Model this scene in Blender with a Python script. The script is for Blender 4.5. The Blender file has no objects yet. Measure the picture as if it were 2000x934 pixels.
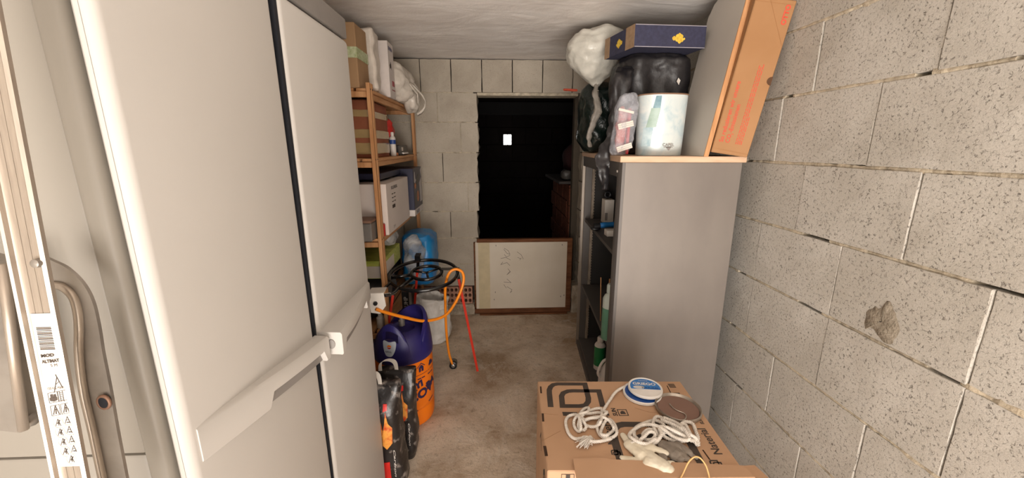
import bpy, bmesh, math, random
from mathutils import Vector, Matrix, noise
from math import sin, cos, pi, radians as R
random.seed(7)
# ------------------------------------------------------------------ camera
cam_d = bpy.data.cameras.new('camera'); cam = bpy.data.objects.new('camera', cam_d)
bpy.context.scene.collection.objects.link(cam); bpy.context.scene.camera = cam
F = 770.0; PITCH = 13.3; YAW = 2.75; CH = 1.48
cam_d.sensor_fit = 'HORIZONTAL'; cam_d.sensor_width = 36; cam_d.lens = F/2000*36; cam_d.clip_start = 0.02
cam.location = (0, 0, CH); cam.rotation_euler = (R(90-PITCH), 0, R(-YAW))
# ------------------------------------------------------------------ world, lights, exposure
sc = bpy.context.scene
w = bpy.data.worlds.new('daylight'); sc.world = w; w.use_nodes = True
w.node_tree.nodes['Background'].inputs[0].default_value = (1.0, 0.945, 0.885, 1)
w.node_tree.nodes['Background'].inputs[1].default_value = 2.05
def area(name, loc, rot, sx, sy, e, col):
    l = bpy.data.lights.new(name, 'AREA'); l.shape = 'RECTANGLE'; l.size = sx; l.size_y = sy; l.energy = e; l.color = col
    o = bpy.data.objects.new(name, l); sc.collection.objects.link(o); o.location = loc; o.rotation_euler = rot
    return o
area('doorway_daylight', (-.1, -2.4, .8), (R(95), 0, R(-4)), 2.4, 1.2, 42, (1.0, 0.94, 0.88))
area('driveway_bounce', (.1, -2.3, .03), (R(128), 0, 0), 2.6, 1.4, 210, (1.0, 0.93, 0.86))
sc.view_settings.view_transform = 'Standard'; sc.view_settings.look = 'None'
sc.view_settings.gamma = 1; sc.view_settings.use_curve_mapping = False; sc.view_settings.exposure = 0.0
C = sc.collection
# ------------------------------------------------------------------ geometry helpers
_P, _Y = R(PITCH), R(YAW)
_fw = Vector((sin(_Y)*cos(_P), cos(_Y)*cos(_P), -sin(_P))); _rt = Vector((cos(_Y), -sin(_Y), 0)); _up = _rt.cross(_fw)
def at(u, v, X=None, Y=None, Z=None):
    """real point whose photo pixel is (u, v) on the given plane of the room"""
    d = _fw + _rt*((u-1000)/F) - _up*((v-467)/F)
    t = X/d.x if X is not None else (Y/d.y if Y is not None else (Z-CH)/d.z)
    p = d*t; p.z += CH; return p
I4 = Matrix.Identity(4)
def T(x, y, z): return Matrix.Translation((x, y, z))
def Rz(a): return Matrix.Rotation(R(a), 4, 'Z')
def Rx(a): return Matrix.Rotation(R(a), 4, 'X')
def Ry(a): return Matrix.Rotation(R(a), 4, 'Y')
def frame(o, ex, ey, ez=None):
    ex = Vector(ex).normalized(); ey = Vector(ey); ey = (ey - ex*ey.dot(ex)).normalized(); ez = ex.cross(ey)
    m = Matrix((ex, ey, ez)).transposed().to_4x4(); m.translation = Vector(o); return m
def B(): return bmesh.new()
def bx(bm, lo, hi, M=I4, bev=0, seg=1):
    lo = Vector(lo); hi = Vector(hi); c = (lo+hi)/2; s = hi-lo
    r = bmesh.ops.create_cube(bm, size=1, matrix=M @ T(*c) @ Matrix.Diagonal((s.x, s.y, s.z, 1)))
    if bev:
        es = list({e for v in r['verts'] for e in v.link_edges})
        bmesh.ops.bevel(bm, geom=es, offset=bev, segments=seg, affect='EDGES', profile=0.5)
    return bm
def loft(bm, rings, cap0=True, cap1=True, closed=True):
    vs = [[bm.verts.new(p) for p in r] for r in rings]; n = len(vs[0])
    for a, b in zip(vs, vs[1:]):
        for i in range(n if closed else n-1):
            j = (i+1) % n; bm.faces.new((a[i], a[j], b[j], b[i]))
    if cap0: bm.faces.new(list(reversed(vs[0])))
    if cap1: bm.faces.new(vs[-1])
    return bm
def ring(c, rx, ry, n, M=None, ph=0, sq=2.0):
    out = []
    for i in range(n):
        a = 2*pi*i/n+ph; ca, sa = cos(a), sin(a)
        k = 1/((abs(ca)**sq+abs(sa)**sq)**(1/sq))
        p = Vector((rx*ca*k, ry*sa*k, 0))
        if M is not None: p = M @ p
        out.append(Vector(c)+p)
    return out
def lathe(bm, prof, M=I4, n=32, cap0=True, cap1=True):
    return loft(bm, [[M @ Vector((r*cos(2*pi*i/n), r*sin(2*pi*i/n), z)) for i in range(n)] for r, z in prof], cap0, cap1)
def frames(pts):
    out = []; t0 = (pts[1]-pts[0]).normalized(); up = Vector((0, 0, 1)) if abs(t0.z) < .9 else Vector((1, 0, 0))
    n = (up - t0*up.dot(t0)).normalized()
    for i, p in enumerate(pts):
        t = (pts[min(i+1, len(pts)-1)] - pts[max(i-1, 0)])
        t = t.normalized() if t.length > 1e-9 else t0
        n = n - t*n.dot(t); n = n.normalized() if n.length > 1e-6 else Vector((1, 0, 0)); t0 = t
        out.append((p, t, n, t.cross(n)))
    return out
def tube(bm, pts, r, n=8, cap=True):
    pts = [Vector(p) for p in pts]; rr = r if isinstance(r, (list, tuple)) else [r]*len(pts)
    loft(bm, [[p + (a*cos(2*pi*i/n) + b*sin(2*pi*i/n))*q for i in range(n)] for (p, t, a, b), q in zip(frames(pts), rr)], cap, cap)
    return bm
def torus(bm, c, R_, r, M=I4, n=56, m=12):
    ringv = []
    for i in range(n):
        a = 2*pi*i/n
        ringv.append([bm.verts.new(M @ Vector((c[0]+(R_+r*cos(2*pi*j/m))*cos(a), c[1]+(R_+r*cos(2*pi*j/m))*sin(a), c[2]+r*sin(2*pi*j/m)))) for j in range(m)])
    for i in range(n):
        for j in range(m): bm.faces.new((ringv[i][j], ringv[(i+1) % n][j], ringv[(i+1) % n][(j+1) % m], ringv[i][(j+1) % m]))
    return bm
def smoothpath(pts, k=8, closed=False):
    pts = [Vector(p) for p in pts]; n = len(pts); out = []
    for i in range(n if closed else n-1):
        g = (lambda j: pts[j % n]) if closed else (lambda j: pts[max(0, min(n-1, j))])
        a, b, c, d = g(i-1), g(i), g(i+1), g(i+2)
        for s in range(k):
            t = s/k
            out.append(.5*((2*b)+(-a+c)*t+(2*a-5*b+4*c-d)*t*t+(-a+3*b-3*c+d)*t**3))
    if not closed: out.append(pts[-1])
    return out
def ribbon(bm, pts, wd, M, z):
    P = [Vector((x, y)) for x, y in pts]; prev = None
    for i, p in enumerate(P):
        a = (p-P[i-1]).normalized() if i else (P[1]-p).normalized(); b = (P[i+1]-p).normalized() if i < len(P)-1 else a
        t = (a+b).normalized(); n = Vector((-t.y, t.x))*(wd/2/max(.5, t.dot(a)))
        cur = [bm.verts.new(M @ Vector((q.x, q.y, z))) for q in (p+n, p-n)]
        if prev: bm.faces.new((prev[0], prev[1], cur[1], cur[0]))
        prev = cur
    return bm
def prism(bm, pts, M, d):
    """2D outline (x,y) in M, extruded from z=0 to z=d"""
    a = [bm.verts.new(M @ Vector((x, y, 0))) for x, y in pts]; b = [bm.verts.new(M @ Vector((x, y, d))) for x, y in pts]
    n = len(pts)
    for i in range(n): bm.faces.new((a[i], a[(i+1) % n], b[(i+1) % n], b[i]))
    bm.faces.new(list(reversed(a))); bm.faces.new(b); return bm
def stroke(bm, pts, wd, M, d=.0004):
    """flat pen stroke through 2D points in the plane of M"""
    P = [Vector((p[0], p[1], 0)) for p in pts]
    for a, b in zip(P, P[1:]):
        t = b-a
        if t.length < 1e-7: continue
        t.normalize(); nn = Vector((-t.y, t.x, 0))*wd/2; e = t*wd*.3
        prism(bm, [((a-e+nn).x, (a-e+nn).y), ((a-e-nn).x, (a-e-nn).y), ((b+e-nn).x, (b+e-nn).y), ((b+e+nn).x, (b+e+nn).y)], M, d)
    return bm
def crumple(bm, amp, sc_, seed=0, verts=None, ridge=True):
    bm.normal_update(); o = Vector((seed*13.7, seed*5.1, seed*9.3))
    mv = []
    for v in (verts or bm.verts):
        q = v.co*sc_+o
        h = noise.fractal(q, 1.0, 2.1, 3)
        if ridge: h = .45*h + .55*(1-2*abs(noise.noise(q*.8+Vector((7, 3, 1)))))-.25
        mv.append((v, v.normal.copy()*h*amp + noise.noise_vector(q*1.3)*amp*.35))
    for v, d in mv: v.co += d
    return bm
def blob(bm, c, r, n=36, m=24, sq=2.4, M=I4, amp=0, s=8, seed=0):
    rings = []
    for j in range(m+1):
        t = -pi/2+pi*j/m; ct = max(abs(cos(t))**(2/sq), .004); st = math.copysign(abs(sin(t))**(2/sq), sin(t))
        rings.append([M @ (Vector(c)+Vector((p.x, p.y, r[2]*st))) for p in ring((0, 0, 0), r[0]*ct, r[1]*ct, n, sq=sq)])
    loft(bm, rings)
    if amp: crumple(bm, amp, s, seed)
    return bm
# ------------------------------------------------------------------ object helpers
def wm(o):
    m = Matrix.Translation(o.location) @ o.rotation_euler.to_matrix().to_4x4()
    return wm(o.parent) @ m if o.parent else m
def obj(name, bm, m, parent=None, smooth=False, label=None, cat=None, group=None, kind=None, org=None):
    bmesh.ops.recalc_face_normals(bm, faces=bm.faces)
    me = bpy.data.meshes.new(name); o = bpy.data.objects.new(name, me); C.objects.link(o)
    if parent:
        o.parent = parent; bm.transform(wm(parent).inverted())
    else:
        if org is None and bm.verts:
            xs = [v.co.x for v in bm.verts]; ys = [v.co.y for v in bm.verts]; zs = [v.co.z for v in bm.verts]
            org = Vector(((min(xs)+max(xs))/2, (min(ys)+max(ys))/2, min(zs)))
        o.location = org; bm.transform(Matrix.Translation(-Vector(org)))
    bm.to_mesh(me); bm.free(); me.materials.append(m)
    if smooth is True: me.polygons.foreach_set('use_smooth', [True]*len(me.polygons))
    elif smooth:
        me.polygons.foreach_set('use_smooth', [True]*len(me.polygons)); me.set_sharp_from_angle(angle=R(smooth))
    if label: o['label'] = label
    if cat: o['category'] = cat
    if group: o['group'] = group
    if kind: o['kind'] = kind
    return o
def thing(name, label, cat, loc, rz=0, group=None):
    o = bpy.data.objects.new(name, None); C.objects.link(o); o.location = loc; o.rotation_euler = (0, 0, R(rz)); o.empty_display_size = .05
    o['label'] = label; o['category'] = cat
    if group: o['group'] = group
    return o
def text_bm(s, size, M, wrap=None, d=.0004, sx=1.0, align='LEFT', cut=None, bold=0, shear=0):
    c = bpy.data.curves.new('txt', 'FONT'); c.body = s; c.size = size; c.align_x = align; c.resolution_u = 3; c.offset = bold; c.shear = shear
    o = bpy.data.objects.new('txt', c); C.objects.link(o)
    me = bpy.data.meshes.new_from_object(o.evaluated_get(bpy.context.evaluated_depsgraph_get()))
    bpy.data.objects.remove(o); bpy.data.curves.remove(c)
    bm = B(); bm.from_mesh(me); bpy.data.meshes.remove(me)
    for v in bm.verts: v.co.x *= sx; v.co.z = d
    if cut:
        x = min(v.co.x for v in bm.verts)+cut; xm = max(v.co.x for v in bm.verts)
        while x < xm:
            bmesh.ops.bisect_plane(bm, geom=bm.verts[:]+bm.edges[:]+bm.faces[:], plane_co=(x, 0, 0), plane_no=(1, 0, 0)); x += cut
    if wrap:
        for v in bm.verts: v.co = wrap(v.co)
    else: bm.transform(M)
    return bm
def join(dst, src):
    me = bpy.data.meshes.new('t'); src.to_mesh(me); src.free(); dst.from_mesh(me); bpy.data.meshes.remove(me); return dst
# ------------------------------------------------------------------ materials
def nodes(name):
    m = bpy.data.materials.new(name); m.use_nodes = True; nt = m.node_tree
    return m, nt, nt.nodes['Principled BSDF']
def hexc(h):
    f = lambda x: x/12.92 if x <= .04045 else ((x+.055)/1.055)**2.4
    return tuple(f(int(h[i:i+2], 16)/255) for i in (0, 2, 4))+(1,)
def mixc(nt, fac, a, b):
    n = nt.nodes.new('ShaderNodeMix'); n.data_type = 'RGBA'
    for sock, v in ((n.inputs[0], fac), (n.inputs[6], a), (n.inputs[7], b)):
        if hasattr(v, 'is_linked'): nt.links.new(v, sock)
        else: sock.default_value = v
    return n.outputs[2]
def noi(nt, co, scale, detail=4, rough=.55, dist=0):
    n = nt.nodes.new('ShaderNodeTexNoise'); n.inputs['Scale'].default_value = scale; n.inputs['Detail'].default_value = detail
    n.inputs['Roughness'].default_value = rough; n.inputs['Distortion'].default_value = dist
    nt.links.new(co, n.inputs['Vector']); return n.outputs[0]
def ramp(nt, fac, stops):
    n = nt.nodes.new('ShaderNodeValToRGB'); nt.links.new(fac, n.inputs[0]); e = n.color_ramp.elements
    while len(e) < len(stops): e.new(.5)
    for el, (p, c) in zip(e, stops): el.position = p; el.color = c if len(c) == 4 else (c[0],)*3+(1,)
    return n.outputs[0]
def bump(nt, h, strength, dist, prev=None):
    n = nt.nodes.new('ShaderNodeBump'); n.inputs['Strength'].default_value = strength; n.inputs['Distance'].default_value = dist
    nt.links.new(h, n.inputs['Height'])
    if prev is not None: nt.links.new(prev, n.inputs['Normal'])
    return n.outputs[0]
def coords(nt, world=False, scale=None):
    if world: co = nt.nodes.new('ShaderNodeNewGeometry').outputs['Position']
    else: co = nt.nodes.new('ShaderNodeTexCoord').outputs['Object']
    if scale:
        m = nt.nodes.new('ShaderNodeMapping'); m.inputs['Scale'].default_value = scale; nt.links.new(co, m.inputs[0]); co = m.outputs[0]
    return co
def mat(name, c, rough=.6, metal=0, c2=None, ns=12, bs=0, bd=.002, bscale=None, spec=.5, stretch=None, coat=0, sub=None, lo=.35, hi=.65):
    m, nt, p = nodes(name); c = hexc(c)
    p.inputs['Base Color'].default_value = c; p.inputs['Roughness'].default_value = rough; p.inputs['Metallic'].default_value = metal
    p.inputs['Specular IOR Level'].default_value = spec; p.inputs['Coat Weight'].default_value = coat
    co = coords(nt, scale=stretch)
    c2 = hexc(c2) if c2 else tuple(x*.88 for x in c[:3])+(1,)
    n = noi(nt, co, ns); f = ramp(nt, n, [(lo, (0,)), (hi, (1,))]); nt.links.new(mixc(nt, f, c2, c), p.inputs['Base Color'])
    if bs: nt.links.new(bump(nt, noi(nt, co, bscale or ns*3), bs, bd), p.inputs['Normal'])
    return m
def film(name, c, diff=.3, rough=.15, a=.75):
    """thin plastic film: partly see-through, partly white haze, shiny"""
    m, nt, p = nodes(name); nt.nodes.remove(p); out = nt.nodes['Material Output']
    tr = nt.nodes.new('ShaderNodeBsdfTransparent'); tr.inputs[0].default_value = (1, 1, 1, 1)
    df = nt.nodes.new('ShaderNodeBsdfPrincipled'); df.inputs['Base Color'].default_value = hexc(c); df.inputs['Roughness'].default_value = rough
    co = coords(nt); f = ramp(nt, noi(nt, co, 12, 3, .5, .8), [(.35, (1-a,)), (.7, (min(1, 1-a+diff),))])
    nt.links.new(bump(nt, noi(nt, co, 28, 4, .6, 2), .8, .01), df.inputs['Normal'])
    mx = nt.nodes.new('ShaderNodeMixShader'); nt.links.new(f, mx.inputs[0]); nt.links.new(tr.outputs[0], mx.inputs[1]); nt.links.new(df.outputs[0], mx.inputs[2])
    nt.links.new(mx.outputs[0], out.inputs[0]); return m
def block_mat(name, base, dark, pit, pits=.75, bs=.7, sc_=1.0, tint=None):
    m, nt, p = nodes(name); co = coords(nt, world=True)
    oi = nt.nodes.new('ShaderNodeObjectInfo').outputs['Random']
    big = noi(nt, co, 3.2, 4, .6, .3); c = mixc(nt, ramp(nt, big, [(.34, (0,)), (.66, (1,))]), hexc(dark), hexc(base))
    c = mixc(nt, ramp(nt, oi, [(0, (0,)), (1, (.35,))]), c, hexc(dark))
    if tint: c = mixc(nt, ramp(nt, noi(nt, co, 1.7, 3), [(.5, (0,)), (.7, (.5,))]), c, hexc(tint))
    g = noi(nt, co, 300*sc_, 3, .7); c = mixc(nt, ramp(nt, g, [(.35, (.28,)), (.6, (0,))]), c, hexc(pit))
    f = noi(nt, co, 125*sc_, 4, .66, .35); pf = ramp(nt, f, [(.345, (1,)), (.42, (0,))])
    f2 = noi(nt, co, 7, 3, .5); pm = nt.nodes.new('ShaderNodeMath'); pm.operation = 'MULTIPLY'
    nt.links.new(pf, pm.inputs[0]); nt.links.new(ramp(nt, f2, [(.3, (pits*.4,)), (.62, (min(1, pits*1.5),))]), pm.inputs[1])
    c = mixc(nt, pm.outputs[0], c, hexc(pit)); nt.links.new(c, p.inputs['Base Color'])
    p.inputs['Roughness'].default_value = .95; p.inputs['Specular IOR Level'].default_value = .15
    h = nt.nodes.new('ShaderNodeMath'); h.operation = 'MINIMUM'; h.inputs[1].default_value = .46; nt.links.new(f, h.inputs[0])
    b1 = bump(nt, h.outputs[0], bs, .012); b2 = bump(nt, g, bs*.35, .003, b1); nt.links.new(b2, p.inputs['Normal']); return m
M_block = block_mat('concrete_block', 'cfcac2', 'b7b1a7', '77716a')
M_blockb = block_mat('back_concrete_block', 'c2b8a9', 'a89d8e', '80766a', pits=.3, bs=.35)
M_dark = block_mat('shade_dark_block', '1c1614', '120e0d', '080606', pits=.3, bs=.3)  # near-black colour stands in for the shade of the room beyond
M_mortar = mat('mortar', 'cdc0aa', .95, c2='a89d8b', ns=30, bs=.8, bd=.006, bscale=70, spec=.1)
M_back = mat('deep_joint', '5a5248', .95, spec=.05)
M_hole = mat('hole_dark', '2a1a14', .95, spec=.05)
M_terra = mat('terracotta', 'b98d78', .9, c2='a37a68', ns=40, bs=.4, bd=.002, spec=.15)
M_terra2 = mat('dark_terracotta', '7a4a38', .9, c2='5c372a', ns=40, bs=.4, bd=.002, spec=.15)
def floor_mat():
    m, nt, p = nodes('concrete_floor'); co = coords(nt, world=True)
    a = noi(nt, co, 2.3, 7, .62, .6); c = mixc(nt, ramp(nt, a, [(.36, (0,)), (.6, (1,))]), hexc('ac947b'), hexc('dfcdb8'))
    b = noi(nt, co, 7.5, 8, .7, .8); c = mixc(nt, ramp(nt, b, [(.5, (0,)), (.68, (.75,))]), c, hexc('ddd0c0'))
    s = noi(nt, co, 170, 3, .7); c = mixc(nt, ramp(nt, s, [(.3, (.6,)), (.42, (0,))]), c, hexc('6b5a48'))
    s2 = noi(nt, co, 28, 5, .75); c = mixc(nt, ramp(nt, s2, [(.32, (.5,)), (.45, (0,))]), c, hexc('7e6a54'))
    nt.links.new(c, p.inputs['Base Color']); p.inputs['Roughness'].default_value = .9; p.inputs['Specular IOR Level'].default_value = .2
    b1 = bump(nt, b, .3, .02); b2 = bump(nt, noi(nt, co, 60, 6, .7), .5, .006, b1); nt.links.new(b2, p.inputs['Normal']); return m
def ceil_mat():
    m, nt, p = nodes('rough_whitewash'); co = coords(nt, world=True, scale=(1, 1.8, 1))
    a = noi(nt, co, 2.2, 5, .6, 1.2); c = mixc(nt, ramp(nt, a, [(.35, (0,)), (.65, (1,))]), hexc('e2dad3'), hexc('f2ece6'))
    nt.links.new(c, p.inputs['Base Color']); p.inputs['Roughness'].default_value = .95; p.inputs['Specular IOR Level'].default_value = .1
    b1 = bump(nt, noi(nt, co, 3.5, 5, .55, 1.0), .25, .03); b2 = bump(nt, noi(nt, co, 120, 4, .6), .25, .003, b1)
    nt.links.new(b2, p.inputs['Normal']); return m
M_floor = floor_mat(); M_ceil = ceil_mat()
M_wood = mat('pine_wood', 'cf9d70', .6, c2='b07c50', ns=5, stretch=(6, 6, .8), bs=.15, bd=.002, spec=.3)
M_woodh = mat('pine_wood_rail', 'cf9d70', .6, c2='b37f52', ns=5, stretch=(6, .8, 6), bs=.15, bd=.002, spec=.3)
M_oldwood = mat('old_brown_wood', '7b4f33', .75, c2='57351f', ns=6, stretch=(1, 6, 6), bs=.3, bd=.003, spec=.2)
M_beech = mat('beech_worktop', 'd6b599', .5, c2='c8a688', ns=8, stretch=(1, 1, 6), spec=.3)
M_card = mat('brown_cardboard', 'c09c7e', .8, c2='b59173', ns=3, bs=.12, bd=.002, bscale=40, spec=.2)
M_card2 = mat('pale_cardboard', 'ad8c6a', .8, c2='a0805f', ns=5, bs=.2, bd=.002, bscale=60, spec=.2)
M_cardo = mat('orange_cardboard', 'a87f5a', .8, c2='9e7550', ns=3, bs=.12, bd=.002, bscale=40, spec=.2)
M_ink = mat('dark_print', '4e453f', .8, c2='463e39', ns=20, spec=.2)
M_red_ink = mat('red_print', 'd2503a', .7)
M_black = mat('black_plastic', '17171a', .4)
M_white = mat('white_paint', 'e6e0d8', .5, spec=.4)
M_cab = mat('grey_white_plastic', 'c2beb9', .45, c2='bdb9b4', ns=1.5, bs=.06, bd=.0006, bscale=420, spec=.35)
M_cabside = mat('shaded_side_plastic', '89837a', .48, c2='847e75', ns=1.5, bs=.05, bd=.0006, bscale=420, spec=.4)  # cabinet plastic darkened: shade of the camera-facing side is put into the colour
M_cabgrey = mat('mid_grey_plastic', '8f8a86', .5, spec=.3)
M_cabdark = mat('dark_gap', '26272c', .7, spec=.2)
M_alu = mat('brushed_aluminium', 'a89c8f', .36, .55, c2='9c9084', ns=8, stretch=(30, 30, .6), bs=.15, bd=.0005, bscale=20)
M_alu2 = mat('worn_aluminium', '958e86', .33, .5, c2='7f7871', ns=14, bs=.25, bd=.001, bscale=50)
M_label = mat('white_sticker', 'd8d0c6', .5)
M_pink = mat('pink_print', 'dcb0a4', .6)
M_steel = mat('galvanised_cabinet', '7f7770', .45, .15, c2='766e68', ns=5, stretch=(1, 1, .5), bs=.08, bd=.001, spec=.4)
M_steeld = mat('dark_grey_steel', '625d59', .5, .3, c2='5f5a57', ns=6)
M_inner = mat('cabinet_inner_shaded', '2b2826', .7, .1)  # shade inside the metal cabinet is put into this colour
M_strip = mat('worn_beige_strip', '9c8e7e', .7, c2='7b6e60', ns=60, stretch=(1, 1, .3))
# ------------------------------------------------------------------ setting
XR = 1.135; XL = -1.0; YB = 3.35; CZ = 2.15; YF = -1.4
o = obj('floor', bx(B(), (XL-.1, YF-.1, -.1), (XR+.1, YB+.22, 0)), M_floor, kind='structure')
# floor with a little real unevenness
fb = B(); nx, ny = 60, 130
gv = [[fb.verts.new((XL+(XR-XL)*i/nx, YF+(YB+.2-YF)*j/ny, .0015+.0035*noise.fractal(Vector((i*.12, j*.12, 3)), 1, 2, 4))) for i in range(nx+1)] for j in range(ny+1)]
for j in range(ny):
    for i in range(nx): fb.faces.new((gv[j][i], gv[j][i+1], gv[j+1][i+1], gv[j+1][i]))
obj('screed', fb, M_floor, parent=o, smooth=True)
o = obj('ceiling', bx(B(), (XL-.1, YF-.1, CZ+.03), (XR+.1, YB+.22, CZ+.12)), M_ceil, kind='structure')
fb = B(); nx, ny = 70, 140
gv = [[fb.verts.new((XL-.05+(XR-XL+.1)*i/nx, YF+(YB+.05-YF)*j/ny, CZ+.006*noise.fractal(Vector((i*.075, j*.06, 9)), 1, 2, 4))) for i in range(nx+1)] for j in range(ny+1)]
for j in range(ny):
    for i in range(nx): fb.faces.new((gv[j][i], gv[j][i+1], gv[j+1][i+1], gv[j+1][i]))
obj('plaster', fb, M_ceil, parent=o, smooth=True)

def block_mesh(w, h, d, seed, rag=(0, 0), nx=10, nz=8, jit=.0013):
    """block face in x 0..w, z 0..h, facing -y; rag = roughness of the left / right broken edges"""
    rnd = random.Random(seed); bm = B(); V = {}; ex, ez = .0018/w, .002/h
    fx = [0, ex]+[ex+(1-2*ex)*i/(nx-2) for i in range(1, nx-2)]+[1-ex, 1]; fz = [0, ez]+[ez+(1-2*ez)*k/(nz-2) for k in range(1, nz-2)]+[1-ez, 1]
    for i in range(nx+1):
        for k in range(nz+1):
            x = w*fx[i]; z = h*fz[k]; y = rnd.uniform(-.0007, .0007)
            if i == 0: x += rnd.uniform(-jit, jit)+rnd.uniform(-1, 1)*rag[0]; y += .001
            if i == nx: x += rnd.uniform(-jit, jit)+rnd.uniform(-1, 1)*rag[1]; y += .001+abs(rnd.gauss(0, 1))*rag[1]*.5
            if k == 0: z += rnd.uniform(-jit, jit); y += .0012
            if k == nz: z += rnd.uniform(-jit, jit); y += .0012
            V[i, k] = bm.verts.new((x, y, z))
    for i in range(nx):
        for k in range(nz): bm.faces.new((V[i, k], V[i+1, k], V[i+1, k+1], V[i, k+1]))
    border = [V[i, 0] for i in range(nx)]+[V[nx, k] for k in range(nz)]+[V[i, nz] for i in range(nx, 0, -1)]+[V[0, k] for k in range(nz, 0, -1)]
    bk = []
    for v in border:
        bk.append(bm.verts.new((v.co.x+(rnd.uniform(-1, 1)*rag[1] if v.co.x > w*.95 else 0), d, v.co.z)))
    n = len(border)
    for i in range(n): bm.faces.new((border[i], border[(i+1) % n], bk[(i+1) % n], bk[i]))
    bmesh.ops.recalc_face_normals(bm, faces=bm.faces); me = bpy.data.meshes.new('block'); bm.to_mesh(me); bm.free(); return me
_bc = {}
def put_block(w, h, d, M, parent, m, rag=(0, 0), name='block'):
    key = (round(w, 3), round(h, 3), d, rag, m.name, random.randrange(4) if not any(rag) else random.random())
    if key not in _bc:
        me = block_mesh(w, h, d, hash(key) & 0xffff, rag); me.materials.append(m); _bc[key] = me
    o = bpy.data.objects.new(name, _bc[key]); C.objects.link(o); o.parent = parent
    mm = wm(parent).inverted() @ M; o.location = mm.translation; o.rotation_euler = mm.to_euler(); return o
def mortar(bm, M, x0, x1, z, hw=.006, seed=0, holes=(), push=.003):
    """ragged bed joint along local x, at height z, face plane y=0 facing -y"""
    n = max(2, int((x1-x0)/.011)); prev = None
    for i in range(n+1):
        x = x0+(x1-x0)*i/n; q = noise.fractal(Vector((x*14, seed*3.1, 0)), 1, 2, 3); q2 = noise.noise(Vector((x*60, seed*7.7, 2)))
        y = -.0+.0025-push*(q+.6*q2)-.0015; a = hw*(1+.5*q+.5*q2)
        zz = z+.003*noise.noise(Vector((x*9, seed, 5)))
        for h0, h1 in holes:
            if h0 < x < h1: y = .055; a = hw*.8
        if noise.noise(Vector((x*5, seed*11.3, 8))) > .42: y = .03
        cur = [bm.verts.new(M @ Vector(p)) for p in ((x, .05, zz-a*1.6), (x, y+.003, zz-a), (x, y, zz), (x, y+.003, zz+a), (x, .05, zz+a*1.6))]
        if prev:
            for k in range(4): bm.faces.new((prev[k], prev[k+1], cur[k+1], cur[k]))
        prev = cur
# right wall: concrete blocks (local x runs towards the camera)
zs_r = [0, .14, .388, .648, .914, 1.166, 1.416, 1.664, 1.90, 2.15]
jo_r = [1.40, 1.60, 1.394, 1.59, 1.19, 1.40, 1.167, 1.425, 1.245, 1.11]
wallr = obj('wall_right', bx(B(), (XR+.06, YF, 0), (XR+.14, YB+.2, CZ)), M_back, kind='structure')
mb = B(); Mr = T(XR, YB, 0) @ Rz(-90)
for r, (z0, z1) in enumerate(zip(zs_r, zs_r[1:])):
    y = jo_r[r] - .4*12
    while y < YB:
        a, b = max(y, YF), min(y+.4, YB)
        if b > YF+.03 and b-a > .03:
            put_block(round(b-a-.004, 4), round(z1-z0-.010, 3), .06, T(XR+random.uniform(-.0025, .0025), b-.002, z0+.005) @ Rz(-90) @ Ry(random.uniform(-.15, .15)), wallr, M_block)
            rv = random.random()
            jd = .010 if rv < .3 else .035
            bx(mb, (XR+jd, b-.0045, z0), (XR+.058, b+.0045, z1))
        y += .4
    if r: mortar(mb, Mr, 0, YB-YF, z0, .0068, r+20, holes=[[], [], [], [(1.65, 1.68)], [(2.02, 2.12)], [], [(1.6, 1.64)], [(1.62, 1.67), (1.79, 1.82), (2.28, 2.31), (2.49, 2.56)], [(2.49, 2.6)]][r] if r < 9 else [])
obj('mortar', mb, M_mortar, parent=wallr, kind='stuff')
# cement patch smeared over a joint
pb = B(); pc = at(1722, 632, X=XR-.003); rg = []
for j, (rr, dy) in enumerate(((1.0, .003), (.8, -.003), (.45, -.006), (.1, -.007))):
    rg.append([Vector((XR+dy, pc.y+rr*(.062+.022*noise.noise(Vector((cos(a)*2, sin(a)*2, 4))))*cos(a)-.006*sin(2*a), pc.z+rr*(.07+.04*noise.noise(Vector((cos(a)*1.5, sin(a)*1.5, 9))))*sin(a))) for a in [2*pi*i/40 for i in range(40)]])
loft(pb, rg, cap0=False); crumple(pb, .002, 40, 3)
obj('cement_patch', pb, mat('grey_cement', '9a9081', .95, c2='7f7567', ns=35, bs=.8, bd=.006, spec=.1), parent=wallr, smooth=True, label='smear of grey cement')
# left wall and the door wall behind the camera
wl = obj('wall_left', bx(B(), (XL-.14, YF, 0), (XL-.06, YB+.2, CZ)), M_back, kind='structure'); mb = B()
for r, (z0, z1) in enumerate(zip(zs_r, zs_r[1:])):
    y = jo_r[r]-.15-.4*12
    while y < YB:
        a, b = max(y, YF), min(y+.4, YB)
        if b > YF+.03 and b-a > .03: put_block(round(b-a-.007, 3), round(z1-z0-.011, 3), .06, T(XL, a+.0035, z0+.0055) @ Rz(90), wl, M_block)
        y += .4
    if r: mortar(mb, T(XL, YF, 0) @ Rz(90), 0, YB-YF, z0, .0068, r+50)
obj('mortar', mb, M_mortar, parent=wl, kind='stuff')
fw_ = B(); bx(fw_, (XL-.1, YF-.2, 0), (-.96, YF, CZ)); bx(fw_, (1.1, YF-.2, 0), (XR+.1, YF, CZ)); bx(fw_, (-.96, YF-.2, 2.08), (1.1, YF, CZ))
obj('wall_front', fw_, M_blockb, kind='structure')
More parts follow.
